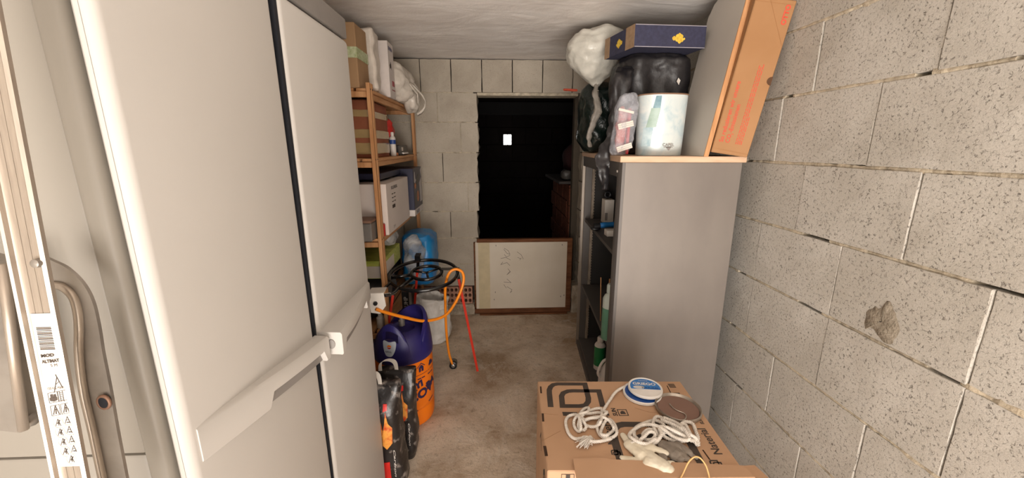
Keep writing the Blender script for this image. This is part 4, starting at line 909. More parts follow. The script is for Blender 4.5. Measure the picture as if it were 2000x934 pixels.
bb = B(); loft(bb, [[K @ Vector((x, y, z)) for x, y in ((.0, -.001), (-.004, .01), (-.008, .03), (-.008, .055), (-.002, .07), (.012, .078), (.03, .078), (.03, .018), (.012, -.001))] for z in (.0, kH-.001)]); obj('roller_column', bb, M_steeld, parent=kc, smooth=40)
bb = B(); bx(bb, (-.0095, .045, kH-.045), (-.0078, .062, kH-.036), K); obj('badge', bb, M_label, parent=kc)
kp('edge_strip', (-.006, kW-.012, .0), (.012, kW, kH-.02), M_alu); kp('far_post', (.012, kW-.03, .03), (.058, kW-.02, kH-.066), M_steeld); kp('worn_strip', (.058, kW-.04, .05), (.075, kW-.02, kH-.07), M_strip)
bb = B()
for k in range(64): bx(bb, (.075, kW-.038, .09+.02*k), (.0795, kW-.022, .099+.02*k), K)
o = obj('slot_teeth', bb, M_strip, parent=kc, kind='stuff')
zs1, zs2 = .985, .50
M_shelf = mat('shaded_shelf', '4a4541', .6)  # colour darkened to carry the shade inside the cabinet
for z in (zs1, zs2): kp('shelf', (.016, .02, z-.022), (kD-.02, kW-.05, z), M_shelf, .002)
kc2 = lambda x, y, z: K @ Vector((x, y, z))
M_green = mat('green_label', '1f7a44', .4, c2='1a6a3a', ns=30)
def inb(name, label, x, y, z, r, h, body, cap, band=None, bz=(.25, .7)):
    p = kc2(x, y, z); return bottle(name, label, 'bottle', p, r, h, cap, body, band, bz)
tb = inb('cleaner_bottle', 'white bottle with a dark green label on the cabinet floor', .085, .62, .066, .036, .225, M_whitep, M_whitep, M_green, (.14, .72))
M_liq = mat('green_liquid_plastic', '5f8f78', .25, spec=.5, c2='588770'); M_milk = mat('milky_plastic', 'b9c0b6', .3)
p_ = kc2(.028, .19, zs2+.001); t = bottle('green_liquid_bottle', 'tall translucent bottle two-thirds full of green liquid on the lower shelf', 'bottle', p_, .036, .30, M_milk, M_milk); bb = B(); lathe(bb, [(.0365, .004), (.0368, .01), (.0368, .175)], T(*p_), 24, False, False); obj('liquid', bb, M_liq, parent=t, smooth=40)
p_ = kc2(.06, .20, .066); t = thing('white_jug', 'white plastic jug behind the front column on the cabinet floor', 'jug', p_); bb = B(); loft(bb, [ring((p_.x, p_.y, p_.z+z), r, r*.8, 32) for z, r in ((0, .062), (.01, .068), (.2, .068), (.26, .05), (.30, .026), (.32, .022))]); obj('jug_body', bb, M_whitep, parent=t, smooth=50)
bb = B(); tube(bb, smoothpath([p_+Vector((-.055, -.01, .2)), p_+Vector((-.075, -.01, .24)), p_+Vector((-.05, -.005, .30)), p_+Vector((-.02, 0, .31))], 6), .008, 8); obj('handle', bb, M_whitep, parent=t, smooth=True); bb = B(); lathe(bb, [(.026, .32), (.026, .345), (.02, .348)], T(*p_), 20); obj('cap', bb, M_whitep, parent=t, smooth=40)
a = kc2(.03, .40, zs2+.001); bb = B(); tube(bb, [a, a+Vector((-.008, .01, .26))], .0028, 6); obj('wooden_stick', bb, M_wood, label='thin wooden stick standing on the lower shelf, deeper in the cabinet', cat='stick', smooth=True)
a = kc2(.03, .26, zs2+.001); bb = B(); tube(bb, [a, a+Vector((.0, -.02, .31))], .0035, 6); obj('wooden_stick', bb, M_wood, label='thin wooden stick leaning at the front column beside the green liquid bottle', cat='stick', smooth=True)
b0 = kc2(.14, .88, zs1+.001); t = thing('white_carton', 'narrow white carton upright on the upper cabinet shelf', 'box', b0); bb = B(); bx(bb, (b0.x-.03, b0.y-.04, b0.z), (b0.x+.03, b0.y+.04, b0.z+.155), bev=.002); obj('carton', bb, M_label, parent=t); bb = B(); bx(bb, (b0.x-.028, b0.y-.0408, b0.z+.02), (b0.x-.01, b0.y-.0402, b0.z+.07)); obj('grey_mark', bb, M_cabgrey, parent=t)
bb = B(); torus(bb, (0, 0, 0), .018, .009, T(b0.x-.005, b0.y, b0.z+.184) @ Rx(90), 28, 10); obj('tape_roll', bb, M_black, smooth=True, label='small black tape roll standing on the narrow white carton', cat='tape')
b1 = kc2(.085, .62, zs1+.001); t = thing('blue_tool', 'blue and black hand tool lying on the upper cabinet shelf', 'tool', b1); bb = B(); tube(bb, smoothpath([b1+Vector((-.045, 0, .03)), b1+Vector((-.01, 0, .034)), b1+Vector((.06, 0, .036)), b1+Vector((.11, 0, .034))], 5), [.016, .016, .017, .018, .018, .017, .016, .016, .017, .018, .018, .018, .018, .018, .017, .016][:16], 14); obj('tool_body', bb, mat('blue_tool_plastic', '2570b0', .35), parent=t, smooth=40)
bb = B(); tube(bb, [b1+Vector((-.08, .0, .025)), b1+Vector((-.043, 0, .03))], .02, 12); blob(bb, b1+Vector((-.07, 0, .012)), (.028, .022, .011)); obj('tool_head', bb, M_black, parent=t, smooth=40)
b2 = kc2(.07, .48, zs1+.001); bb = B(); bx(bb, (b2.x-.022, b2.y-.03, b2.z), (b2.x+.04, b2.y+.03, b2.z+.035), bev=.003); obj('small_white_box', bb, M_label, label='small white box in front of the blue tool', cat='box')
bb = B(); blob(bb, kc2(.20, .62, zs1+.18), (.05, .09, .155), amp=.02, s=16, seed=31); obj('dark_film_bag', bb, M_blackbag, smooth=True, label='black plastic bag standing on the upper shelf right of the white carton', cat='bag')
sb = B(); s0 = kc2(.03, .42, .066); tube(sb, smoothpath([s0+Vector((-.02, .03, .006)), s0+Vector((0, 0, .02)), s0+Vector((.03, .01, .012)), s0+Vector((.035, -.02, .006))], 6), .006, 7); crumple(sb, .004, 60, 3); obj('paper_scrap', sb, M_label, smooth=True, label='small torn white scrap on the cabinet floor at its front edge', cat='scrap')
# ------------------------------------------------------------------ things on top of the metal cabinet
ZT = kH+.026
# leaning board and carton
ux = (at(1462, 0, Y=1.615)-at(1374, 304, Y=1.64)).normalized()
bd = thing('shelf_board', 'pale grey board with a beech edge leaning against the carton on the cabinet', 'board', (.93, 1.8, ZT))
o0 = at(1374, 304, Y=1.64); o0.z = ZT; ey = Vector((.03, 1, 0)); Mb = frame(o0, ey, ux)   # x back, y up, z = to the left or right
bb = B(); zdir = Mb.to_3x3() @ Vector((0, 0, 1)); sgn = 1 if zdir.x > 0 else -1
prism(bb, [(.001, 0), (.30, 0), (.30, .615), (.27, .665), (.19, .695), (.001, .695)], Mb, sgn*.019)
obj('board', bb, mat('grey_laminate', 'c4bdb4', .5, c2='bdb6ad', ns=3), parent=bd)
bb = B(); prism(bb, [(-.004, .0), (.001, .0), (.001, .695), (-.004, .695)], Mb, sgn*.019); obj('edge_band', bb, M_wood, parent=bd)
ct = thing('shipping_carton', 'long brown shipping carton with red German print leaning on the block wall', 'box', (1.0, 1.8, ZT))
P0 = at(1389, 299, Y=1.628); up_ = (at(1476, 0, Y=1.585)-P0).normalized(); e1 = Vector((.985, -.17, 0)); e1 = (e1-up_*e1.dot(up_)).normalized(); Mc = frame(P0+Vector((0, 0, .004)), e1, up_)
zc = Mc.to_3x3() @ Vector((0, 0, 1)); back = 1 if zc.y > 0 else -1; CW, CHh = .145, .575
bb = B(); bx(bb, (0, 0, min(0, back*.26)), (CW, CHh, max(0, back*.26)), Mc, bev=.003); obj('carton', bb, M_cardo, parent=ct)
Mf = Mc @ T(0, 0, -back*.0008) 
if back > 0: Mf = Mc @ T(0, 0, -.0008)
def ctext(s_, x, y, size, bold=0, sx=1, nm='printed_text'):
    return text_bm(s_, size, Mf @ T(x, y, 0) @ Rz(90), bold=bold, sx=sx, d=0)
for q_ in (('So reduzieren wir unsere', .033, .045, .0235, .0004, .97), ('CO', .058, .045, .0235, .0004, .97), ('2', .064, .078, .012, .0002), ('-Emissionen', .058, .086, .0235, .0004, .97)): obj('printed_text', ctext(*q_), M_red_ink, parent=ct)
obj('shop_name', ctext('OTTO', .129, .49, .024, .0012, 1.0), M_red_ink, parent=ct)
bb = B(); rnd = random.Random(3)
for k in range(4):
    y = .045
    while y < .34-(k == 3)*.20-(k == 0)*.0: l = rnd.uniform(.006, .02); bx(bb, (.083+.007*k, y, 0), (.0858+.007*k, min(y+l, .41), .0002), Mf); y += l+.003
obj('small_print', bb, M_red_ink, parent=ct, kind='stuff')
bb = B(); bx(bb, (.0, .0, 0), (CW, .0, .0001), Mf) if False else None
bb = B(); prism(bb, [(CW+.0005, .285+.016*sin(a)) if False else (CW-.018*cos(a), .295+.016*sin(a)) for a in [-pi/2+pi*i/14 for i in range(15)]], Mf, .0005); obj('finger_hole', bb, mat('hole_brown', '5a3d28', .9), parent=ct)
bb = B(); stroke(bb, [(.006, .018), (CW-.004, .012)], .0012, Mf, .0002); stroke(bb, [(.004, CHh-.016), (CW-.004, CHh-.016)], .0012, Mf, .0002); stroke(bb, [(.05, CHh-.004), (CW-.004, .42)], .001, Mf, .0002); obj('fold_line', bb, mat('crease', 'a06f44', .8), parent=ct)
# black sack under the blue box
bs = thing('black_sack', 'bulky black plastic sack under the blue lidded box on the cabinet', 'bag', (.80, 2.08, ZT))
bb = B(); rings = []
prof = [(.0, .140, .13, .82, 2.15), (.03, .155, .14, .82, 2.15), (.15, .16, .145, .81, 2.14), (.28, .168, .15, .805, 2.12), (.38, .172, .155, .80, 2.11), (.44, .165, .15, .80, 2.10), (.463, .15, .13, .80, 2.10)]
for z, rx, ry, cx, cy in prof: rings.append(ring((cx, cy, ZT+z), rx, ry, 90, sq=4))
rr = []
for a, b_ in zip(rings, rings[1:]):
    for s_ in range(8): rr.append([p.lerp(q, s_/8) for p, q in zip(a, b_)])
rr.append(rings[-1]); loft(bb, rr)
bb.normal_update(); mv = []
for v in bb.verts:
    a = math.atan2(v.co.y-2.1, v.co.x-.78); z = v.co.z-ZT
    f = .006*sin(a*7+z*9+3*noise.noise(v.co*3))*min(1, z*4)+.012*noise.noise(v.co*5)+.007*(1-2*abs(noise.noise(Vector((v.co.x*16, v.co.y*16, v.co.z*6)))))+.004*(1-2*abs(noise.noise(v.co*34)))
    mv.append((v, v.normal*f))
for v, d in mv: v.co += d; v.co.z = min(max(v.co.z, ZT+.001), ZT+.466)
obj('sack', bb, M_blackbag, parent=bs, smooth=True)
bb = B(); Pz = smoothpath([(.655, 1.99, ZT+.41), (.615, 1.95, ZT+.36), (.60, 1.94, ZT+.22), (.58, 1.915, ZT+.10), (.55, 1.885, ZT+.03), (.53, 1.86, ZT-.03), (.524, 1.85, ZT-.09), (.536, 1.86, ZT-.16)], 8)
nP = len(Pz); rg_ = []
for i, p in enumerate(Pz):
    t_ = i/(nP-1); r1 = .055*(1-t_)+.018*t_+.03*math.exp(-((t_-.68)/.12)**2)
    rg_.append([p+Vector((cos(a)*r1, 0, 0))+Vector((0, sin(a)*(.012+.012*(1-t_)), 0)) for a in [2*pi*k/30 for k in range(30)]])
loft(bb, rg_); crumple(bb, .02, 22, 14)
for v in bb.verts:
    if v.co.z < ZT+.02: v.co.x = min(v.co.x, .532+.06*(v.co.y-1.67)*1.2)
obj('sack_tail', bb, M_blackbag, parent=bs, smooth=True)
bb = B(); c_ = at(1325, 159, Y=1.94); prism(bb, [(-.009, 0), (-.002, .016), (.009, .004), (.003, -.016)], frame(c_, (1, 0, 0), (0, 0, 1)), .0015); obj('white_tag', bb, M_label, parent=bs)
# blue lidded box with yellow roses
M_blue = mat('blue_denim_paper', '35354d', .8, c2='2d2d42', ns=70, bs=.3, bd=.001, bscale=300); M_edge = mat('brown_corner_paper', 'a08468', .8, c2='8d7257', ns=40); M_yel = mat('yellow_rose', 'e2c545', .6, c2='c79a2e', ns=90)
bl = thing('flower_box', 'dark blue box with brown corners and yellow roses on the black sack', 'box', (.79, 2.0, ZT+.467))
zb0, zb1 = ZT+.468, ZT+.560; ang = 14
A_, B_, C_, D_ = Vector((.628, 1.86, 0)), Vector((.572, 2.13, 0)), Vector((.955, 1.875, 0)), Vector((.92, 2.14, 0))
def quadbox(P, z0, z1): bm = B(); loft(bm, [[Vector((p.x, p.y, z)) for p in P] for z in (z0, z1)]); return bm
obj('box_lid', quadbox([A_, C_, D_, B_], zb0, zb1), M_blue, parent=bl)
ll = (B_-A_).normalized(); rl = (C_-A_).normalized(); Ml1 = frame(A_+Vector((0, 0, zb0)), ll, (0, 0, 1)); Mr1 = frame(A_+Vector((0, 0, zb0)), rl, (0, 0, 1))
def outn(M, c): z = M.to_3x3() @ Vector((0, 0, 1)); return 1 if (M.translation-c).dot(z) > 0 else -1
cen = (A_+D_)/2+Vector((0, 0, zb0))
s1 = outn(Ml1, cen); LL = (B_-A_).length
bb = B(); prism(bb, [(0, -.001), (.075, -.001), (.075, .093), (0, .093)], Ml1 @ T(0, 0, s1*.0003), s1*.0008); obj('corner_paper', bb, M_edge, parent=bl); bb = B(); prism(bb, [(LL-.05, -.001), (LL, -.001), (LL, .093), (LL-.05, .093)], Ml1 @ T(0, 0, s1*.0003), s1*.0008); obj('corner_paper', bb, M_edge, parent=bl)
def rose(M, x, y, s_, sg):
    bm = B(); pe = [(0, 0, 1.0), (.6, .5, .5), (-.6, .55, .5), (.75, -.4, .5), (-.7, -.35, .45), (0, .85, .5), (.1, -.8, .5), (-1.5, .0, .55), (1.4, -.1, .3)]
    for a, b_, r_ in pe: prism(bm, [(x+s_*(a+r_*(1+.12*sin(5*t))*cos(t)), y+s_*(b_+r_*(1+.12*cos(4*t))*sin(t))) for t in [2*pi*i/14 for i in range(14)]], M @ T(0, 0, sg*.0006), sg*(.0006+.0004*r_))
    return bm
obj('yellow_rose', rose(Ml1, .135, .042, .015, s1), M_yel, parent=bl); s2 = outn(Mr1, cen); RL = (C_-A_).length
obj('yellow_rose', rose(Mr1, .205, .038, .016, s2), M_yel, parent=bl)
bb = B(); prism(bb, [(.002, 0), (RL, 0), (RL, .003), (.002, .003)], Mr1 @ T(0, 0, s2*.0003), s2*.0006); prism(bb, [(.002, .089), (RL, .089), (RL, .092), (.002, .092)], Mr1 @ T(0, 0, s2*.0003), s2*.0006); obj('worn_edge', bb, mat('worn_paper_edge', '9d98a0', .8), parent=bl)
# marbled waste bin
bn = thing('waste_bin', 'pale blue marbled metal bin marked CAPEL with a brown rim', 'bin', (.755, 1.815, ZT)); cx, cy = .755, 1.812
bm_, nt, p = nodes('marbled_metal'); co = coords(nt); n1 = noi(nt, co, 14, 6, .6, .8); nt.links.new(ramp(nt, n1, [(.3, hexc('a9c2cc')), (.5, hexc('cfdadb')), (.7, hexc('dfe3e0'))]), p.inputs['Base Color']); p.inputs['Roughness'].default_value = .28; p.inputs['Metallic'].default_value = .15
Hb = .258; rg = [ring((cx, cy, ZT+z), .105*k, .075*k, 56, sq=2.3) for z, k in ((0, .93), (.003, .95), (Hb, 1.03))]
bb = B(); loft(bb, rg+[ring((cx, cy, ZT+z), .102*k, .072*k, 56, sq=2.3) for z, k in ((Hb, 1.02), (Hb-.12, .98))]); obj('bin_body', bb, bm_, parent=bn, smooth=40)
bb = B(); rr = ring((cx, cy, ZT+Hb), .109, .0785, 56, sq=2.3); tube(bb, rr+[rr[0]], .003, 8, cap=False); obj('rim', bb, mat('brown_rim2', '8a6a54', .4), parent=bn, smooth=True)
yf = cy-.075*.99; fr = frame((cx+.012, yf-.003, ZT+.04), (1, 0, 0), (0, 0, 1)); bb = text_bm('CAPEL', .018, fr, sx=1.0, bold=.0002, align='CENTER'); prism(bb, [(-.012, -.002), (.014, -.002), (.004, -.018)], fr, .0003); stroke(bb, [(-.02, -.004), (.02, -.004)], .0015, fr, .0003); obj('printed_text', bb, M_cabgrey, parent=bn)
fr = frame((cx-.098, yf-.0, ZT+.0), (1, 0, 0), (0, 0, 1)) 
def onbin(pts, off=.0018):
    out = []
    for x, z in pts:
        k = .94+.09*z/Hb; xx = max(-.1, min(.1, x)); yy = (1-abs(xx/(.105*k))**2.3); yy = cy-.075*k*max(.0, yy)**(1/2.3); out.append(Vector((cx+xx, yy-off, ZT+z)))
    return out
def bindecal(pts, m, nm):
    bb = B(); n = 6; L = []
    (x0, z0, w0), (x1, z1, w1) = pts
    g = [[onbin([((x0+(x1-x0)*i/10)+(w0+(w1-w0)*i/10)*(j/n-.5), z0+(z1-z0)*i/10)])[0] for j in range(n+1)] for i in range(11)]
    vv = [[bb.verts.new(p_) for p_ in r] for r in g]
    for i in range(10):
        for j in range(n): bb.faces.new((vv[i][j], vv[i][j+1], vv[i+1][j+1], vv[i+1][j]))
    return obj(nm, bb, m, parent=bn, smooth=True)
M_bt = mat('printed_bottle_green', '8fa79a', .3, c2='a8bcb4', ns=18)
bindecal(((-.078, .04, .03), (-.074, .12, .035)), mat('printed_glass', '9cb6bf', .3, c2='c2d2d6', ns=30), 'printed_bottle'); bindecal(((-.065, .12, .038), (-.052, .20, .036)), M_bt, 'printed_bottle'); bindecal(((-.050, .20, .03), (-.045, .25, .022)), mat('printed_neck', '5e8290', .3, c2='84a3ac', ns=30), 'printed_bottle')
bb = B(); lathe(bb, [(.008, 0), (.008, .016), (.0075, .024), (.006, .025)], T(*at(1256, 300, Z=ZT+.001)), 16); o_ = obj('bottle_cap', bb, M_black, smooth=40, label='tiny black cap on the worktop before the marbled bin', cat='cap'); 
# clear bag with red packet
rb = thing('clear_packet', 'clear crinkled bag with red packet and white tape strips at cabinet corner', 'bag', (.585, 1.80, ZT)); 
bb = B(); blob(bb, (.583, 1.79, ZT+.132), (.044, .035, .132), n=50, m=44, sq=5, amp=.014, s=20, seed=19); 
for v in bb.verts: v.co.z = max(v.co.z, ZT+.001); v.co.x += .012*(v.co.z-ZT-.13)/.13
obj('clear_film', bb, film('crinkled_film', 'd0d2da', .35, .1, .82), parent=rb, smooth=True)
bb = B(); bx(bb, (.590, 1.768, ZT+.004), (.606, 1.785, ZT+.2), bev=.004); crumple(bb, .004, 30, 2); obj('red_strip', bb, mat('red_packet', 'b8232a', .4), parent=rb)
bb = B(); blob(bb, (.575, 1.80, ZT+.11), (.024, .02, .1), amp=.01, s=26, seed=4); obj('pinkish_contents', bb, mat('pink_contents', 'c99a94', .6, c2='a8383c', ns=40), parent=rb, smooth=True)
for z, r_ in ((.13, 14), (.035, 18), (.195, -12)):
    bb = B(); bx(bb, (-.034, -.002, -.012), (.034, 0, .012 if z != .195 else -.002), T(.578, 1.752, ZT+z) @ Ry(-r_)); obj('white_tape', bb, M_label, parent=rb)
    if z != .195:
        bb = B(); bx(bb, (-.033, -.0028, -.0045), (.033, -.0021, -.0035), T(.578, 1.752, ZT+z) @ Ry(-r_)); bx(bb, (-.033, -.0028, .0035), (.033, -.0021, .0045), T(.578, 1.752, ZT+z) @ Ry(-r_)); obj('tape_line', bb, M_cabgrey, parent=rb)
# white plastic bag hanging high, dark green sack under it
M_bagt = mat('milky_bag', 'cfcbc0', .32, c2='bdbab0', ns=9, bs=.55, bd=.014, bscale=12, coat=.15)
wbg = thing('white_bag', 'puffy milky white plastic bag piled above the dark green sack', 'bag', (.62, 2.35, ZT+.33))
def yo(u, v, Y=2.33): return at(u, v, Y=Y)
sec = [(168, 1164, 1170), (160, 1152, 1178), (145, 1133, 1192), (128, 1116, 1202), (110, 1106, 1212), (95, 1104, 1220), (80, 1112, 1222), (68, 1125, 1220), (61, 1145, 1212)]
rings = []
for v, u0, u1 in sec:
    a, b_ = yo(u0, v), yo(u1, v); c = (a+b_)/2; rx = (b_-a).length/2; rings.append(ring(c, rx, rx*.85, 70))
rr = []
for a, b_ in zip(rings, rings[1:]):
    for s_ in range(7): rr.append([p.lerp(q, s_/7) for p, q in zip(a, b_)])
rr.append(rings[-1]); bb = B(); loft(bb, rr); crumple(bb, .022, 8, 41); crumple(bb, .007, 24, 5)
for v in bb.verts: v.co.z = min(v.co.z, 2.135)
obj('sack', bb, M_bagt, parent=wbg, smooth=True)
bb = B(); P = smoothpath([yo(1166, 160), yo(1163, 185, 2.25), yo(1168, 215, 2.2), yo(1158, 240, 2.2), yo(1150, 268, 2.2), yo(1153, 288, 2.2)], 8)
loft(bb, [[p+Vector((x_*(.010+.012*sin(pi*min(1, i/len(P)*1.2))), y_*.006, 0)) for x_, y_ in ((-1, 0), (-.3, -1), (.4, .3), (1, -.4), (.5, 1), (-.4, .8))] for i, p in enumerate(P)]); crumple(bb, .008, 35, 4); obj('bag_tail', bb, mat('grey_bag_tail', 'a39c93', .4, c2='8c857d', ns=20), parent=wbg, smooth=True)
M_dg = mat('dark_green_bag', '13231f', .3, c2='0d1815', ns=12, bs=.8, bd=.014, bscale=16, coat=.2)
bb = B(); blob(bb, (.645, 2.50, ZT+.205), (.115, .14, .20), n=60, m=50, sq=3.2, amp=.02, s=12, seed=23)
for v in bb.verts: v.co.z = max(v.co.z, ZT+.001)
gs = obj('green_sack', bb, M_dg, smooth=True, label='dark green plastic sack at the far end of the cabinet top', cat='bag')
q_ = at(1112, 176, Y=2.40); bb = B(); bx(bb, (-.035, -.01, -.006), (.05, .01, .006), T(*q_) @ Rz(20), bev=.003); bmesh.ops.subdivide_edges(bb, edges=bb.edges[:], cuts=4, use_grid_fill=True); crumple(bb, .006, 30, 6); obj('red_tie', bb, mat('orange_red', 'a5402a', .6), parent=gs, label='orange-red strip')
# ------------------------------------------------------------------ brown parasol carton in the foreground
ZB = .60; MN = T(.142, .912, 0) @ Rz(-2.7); NW, ND = .548, .43; MNi = MN.inverted()
nb = thing('large_carton', 'large brown cardboard carton with dark printed logos in the right foreground', 'box', (.142, .912, 0), -2.7)
bb = B(); bx(bb, (0, 0, .002), (NW, ND, ZB), MN, bev=.003); obj('carton', bb, M_card, parent=nb)
def nl(u, v, z=ZB): p = MNi @ at(u, v, Z=z); return (p.x, p.y)
MT = MN @ T(0, 0, ZB+.0004)
def zz(x, y): return nl(1040+x/5.495, 735+y/5.495)
logo = [(196, 333), (182, 190), (180, 150), (195, 115), (225, 92), (270, 84), (562, 86), (600, 235), (598, 275), (570, 312), (510, 322), (322, 322), (312, 215), (330, 182), (380, 162), (430, 158), (712, 160), (756, 330)]
LG = [zz(*p) for p in logo]
def stamp(dx, dy, s_=1.0, w_=.0195):
    bm = B(); x0, y0 = LG[0]; P = [((x-x0)*s_+dx, (y-y0)*s_+dy) for x, y in LG]
    ribbon(bm, P, w_*s_, MT, .0002); return bm
obj('printed_logo', stamp(*LG[0]), M_ink, parent=nb)
x2, y2 = nl(1211, 905); obj('printed_logo', stamp(x2+.004, y2-.01, 1.25), M_ink, parent=nb)
bb = stamp(*nl(1196, 889), .13, .03); join(bb, stamp(*nl(1392, 912), .16, .03)); obj('small_logo', bb, M_ink, parent=nb)
bb = B(); q = [zz(318, 385), zz(480, 388), zz(480, 425), zz(330, 427)]; prism(bb, q, MT, .0003); obj('printed_bar', bb, M_ink, parent=nb); bb = B(); q = [zz(760, 385), zz(815, 390), zz(828, 425), zz(800, 428)]; prism(bb, q, MT, .0003); obj('printed_bar', bb, M_ink, parent=nb)
def ntext(s_, u, v, size, bold=0, sx=1.0, rot=90): x, y = nl(u, v); return text_bm(s_, size, MT @ T(x, y, 0) @ Rz(rot), bold=bold, sx=sx)
for q_ in (('Naterial', 1207, 870, .042, .0006, .95), ('SUN', 1207, 813, .021, .0008), ('Naterial', 1412, 889, .036, .0006, .95), ('SUN', 1376, 829, .016, .0005)): obj('printed_text', ntext(*q_), M_ink, parent=nb)
bb = B()
for u, v, s_ in ((1210, 802, .030), (1328, 777, .024)):
    x, y = nl(u, v+10); s2_ = s_
    stroke(bb, [(x, y), (x+s2_, y), (x+s2_, y+s2_), (x, y+s2_), (x, y)], .003, MT, .0003); prism(bb, [(x+.006, y+.007), (x+s2_-.006, y+.007), (x+s2_-.008, y+s2_-.01), (x+s2_/2, y+s2_-.006), (x+.007, y+s2_-.012)], MT, .0003)
x, y = nl(1320, 775); prism(bb, [(x, y), (x+.022, y), (x+.022, y+.022), (x, y+.022)], MT, .0003)
for k in range(7): x, y = nl(1309, 758); bx(bb, (x+.0035*k, y, 0), (x+.0035*k+.002, y+.026, .0003), MT)
obj('pictogram', bb, M_ink, parent=nb)
bb = B()
for a, b_, w_ in (((1056, 756), (1057, 768), .006), ((1060, 809), (1061, 823), .007), ((1064, 873), (1067, 890), .009), ((1303, 754), (1310, 768), .003), ((1373, 880), (1386, 898), .004)): stroke(bb, [nl(*a), nl(*b_)], w_, MT, .0005)
obj('hand_slot', bb, mat('slot_dark', '3c2819', .9), parent=nb)
bb = B(); stroke(bb, [nl(1240, 797), nl(1265, 805), nl(1290, 808)], .0007, MT, .0003); stroke(bb, [nl(1058, 862), nl(1095, 842)], .0008, MT, .0003); stroke(bb, [nl(1056, 808), nl(1090, 811)], .0008, MT, .0003); stroke(bb, [nl(1050, 812), nl(1051, 822)], .0008, MT, .0003); obj('crease', bb, mat('crease2', '9c7450', .8), parent=nb)
# marks on the side and front faces
MS = MN @ T(-.0008, 0, 0) @ frame((0, ND, 0), (0, -1, 0), (0, 0, 1)); bb = B()
stroke(bb, [(.33, .40), (.33, .50), (.36, .53), (.39, .50), (.39, .42)], .014, MS, .0003); stroke(bb, [(.18, .50), (.21, .54), (.24, .50)], .006, MS, .0003); obj('side_logo', bb, M_ink, parent=nb)
MFr = MN @ frame((0, -.0008, 0), (1, 0, 0), (0, 0, 1)); bb = B()
for x in (.04, .085): stroke(bb, [(x, .55), (x+.035, .55), (x+.035, .59), (x, .59), (x, .55)], .0015, MFr, .0003)
prism(bb, [(.052, .588), (.064, .588), (.064, .575), (.0595, .57), (.0595, .558), (.0565, .558), (.0565, .57), (.052, .575)], MFr, .0003); prism(bb, [(.092, .556), (.096, .556), (.096, .585), (.092, .585)], MFr, .0003); prism(bb, [(.108, .556), (.112, .556), (.112, .585), (.108, .585)], MFr, .0003); obj('care_symbols', bb, M_ink, parent=nb)
# folded-over flaps at the near edge
fl0 = nl(1119, 892, ZB+.02); fl1 = nl(1452, 906, ZB+.02)
bb = B(); prism(bb, [(fl0[0], fl0[1]), (fl0[0]+.10, fl0[1]+.002), (fl0[0]+.105, fl0[1]-.004), (fl0[0]+.16, fl0[1]-.006), (fl1[0], fl1[1]), (fl1[0]+.01, -.035), (fl0[0], -.04)], MN @ T(0, 0, ZB+.008), .006); obj('flap', bb, M_card, parent=nb)
bb = B(); prism(bb, [(fl0[0]-.002, -.04), (fl1[0]+.012, -.036), (fl1[0]+.02, -.17), (fl0[0]-.004, -.17)], MN @ T(0, 0, ZB+.002) @ Rx(4), .006); obj('flap', bb, M_card, parent=nb)
fr0 = nl(1458, 908, ZB-.01); bb = B(); prism(bb, [(NW+.004, fr0[1]), (NW+.052, fr0[1]+.003), (NW+.09, fr0[1]-.14), (NW+.012, fr0[1]-.13)], MN @ T(0, 0, ZB-.02), .006); obj('flap', bb, M_card, parent=nb)
ZS = ZB+.0012
def pz(x, y, z=0): return at(1200+x/4.366, 720+y/4.366, Z=ZS+z)
# yoghurt lids
M_lid = mat('white_lid', 'ece8e2', .3, spec=.5); M_lb = mat('blue_lid_print', '2a6fb8', .3, c2='2f80c8', ns=20); M_lb2 = mat('deep_blue', '1d4a90', .35)
c1 = pz(235, 222); lw_ = thing('lower_lid', 'white lid with a blue rim lying under the yoghurt lid', 'lid', c1); M1 = T(*c1)
R1 = (pz(395, 222)-pz(80, 222)).length/2
bb = B(); lathe(bb, [(R1*.97, 0), (R1, .002), (R1, .010), (R1*.97, .012), (R1*.94, .0105), (R1*.93, .008)], M1, 56); obj('lid_disc', bb, M_lid, parent=lw_, smooth=40)
bb = B(); lathe(bb, [(R1*.90, .0085), (R1*.86, .0087), (.005, .0087)], M1, 56, False, True); obj('blue_face', bb, M_lb2, parent=lw_)
c2_ = pz(262, 178, .014); c2_.z = ZS+.0125; yl = thing('yoghurt_lid', 'round yoghurt lid printed GRIEGO in blue and white on top of another lid', 'lid', c2_); M2 = T(*c2_) @ Rz(-8); R2 = R1*.9
bb = B(); lathe(bb, [(R2*.97, 0), (R2, .002), (R2, .010), (R2*.98, .012), (R2*.93, .0115), (R2*.92, .0095)], M2, 56); obj('lid_disc', bb, M_lid, parent=yl, smooth=40)
bb = B(); prism(bb, [(R2*.88*cos(a), R2*.88*sin(a)) for a in [R(-12)+R(204)*i/36 for i in range(37)]], M2 @ T(0, 0, .0098), .0003); obj('blue_print', bb, M_lb, parent=yl)
bb = text_bm('GRIEGO', R2*.36, M2 @ T(0, R2*.22, .0103), bold=.0006, align='CENTER', sx=1.05); join(bb, text_bm('DANONE', R2*.13, M2 @ T(0, R2*.62, .0103), align='CENTER')); obj('printed_text', bb, M_lid, parent=yl)
bb = text_bm('NATURAL', R2*.22, M2 @ T(R2*.28, -R2*.13, .0103), bold=.0004, align='CENTER'); obj('printed_text', bb, M_lb2, parent=yl)
bb = B(); prism(bb, [(R2*(-.38+.34*cos(a)), R2*(-.03+.15*sin(a))) for a in [2*pi*i/24 for i in range(24)]], M2 @ T(0, 0, .0103), .0004); obj('printed_spoon', bb, mat('pale_spoon', 'd8d5d2', .3), parent=yl)
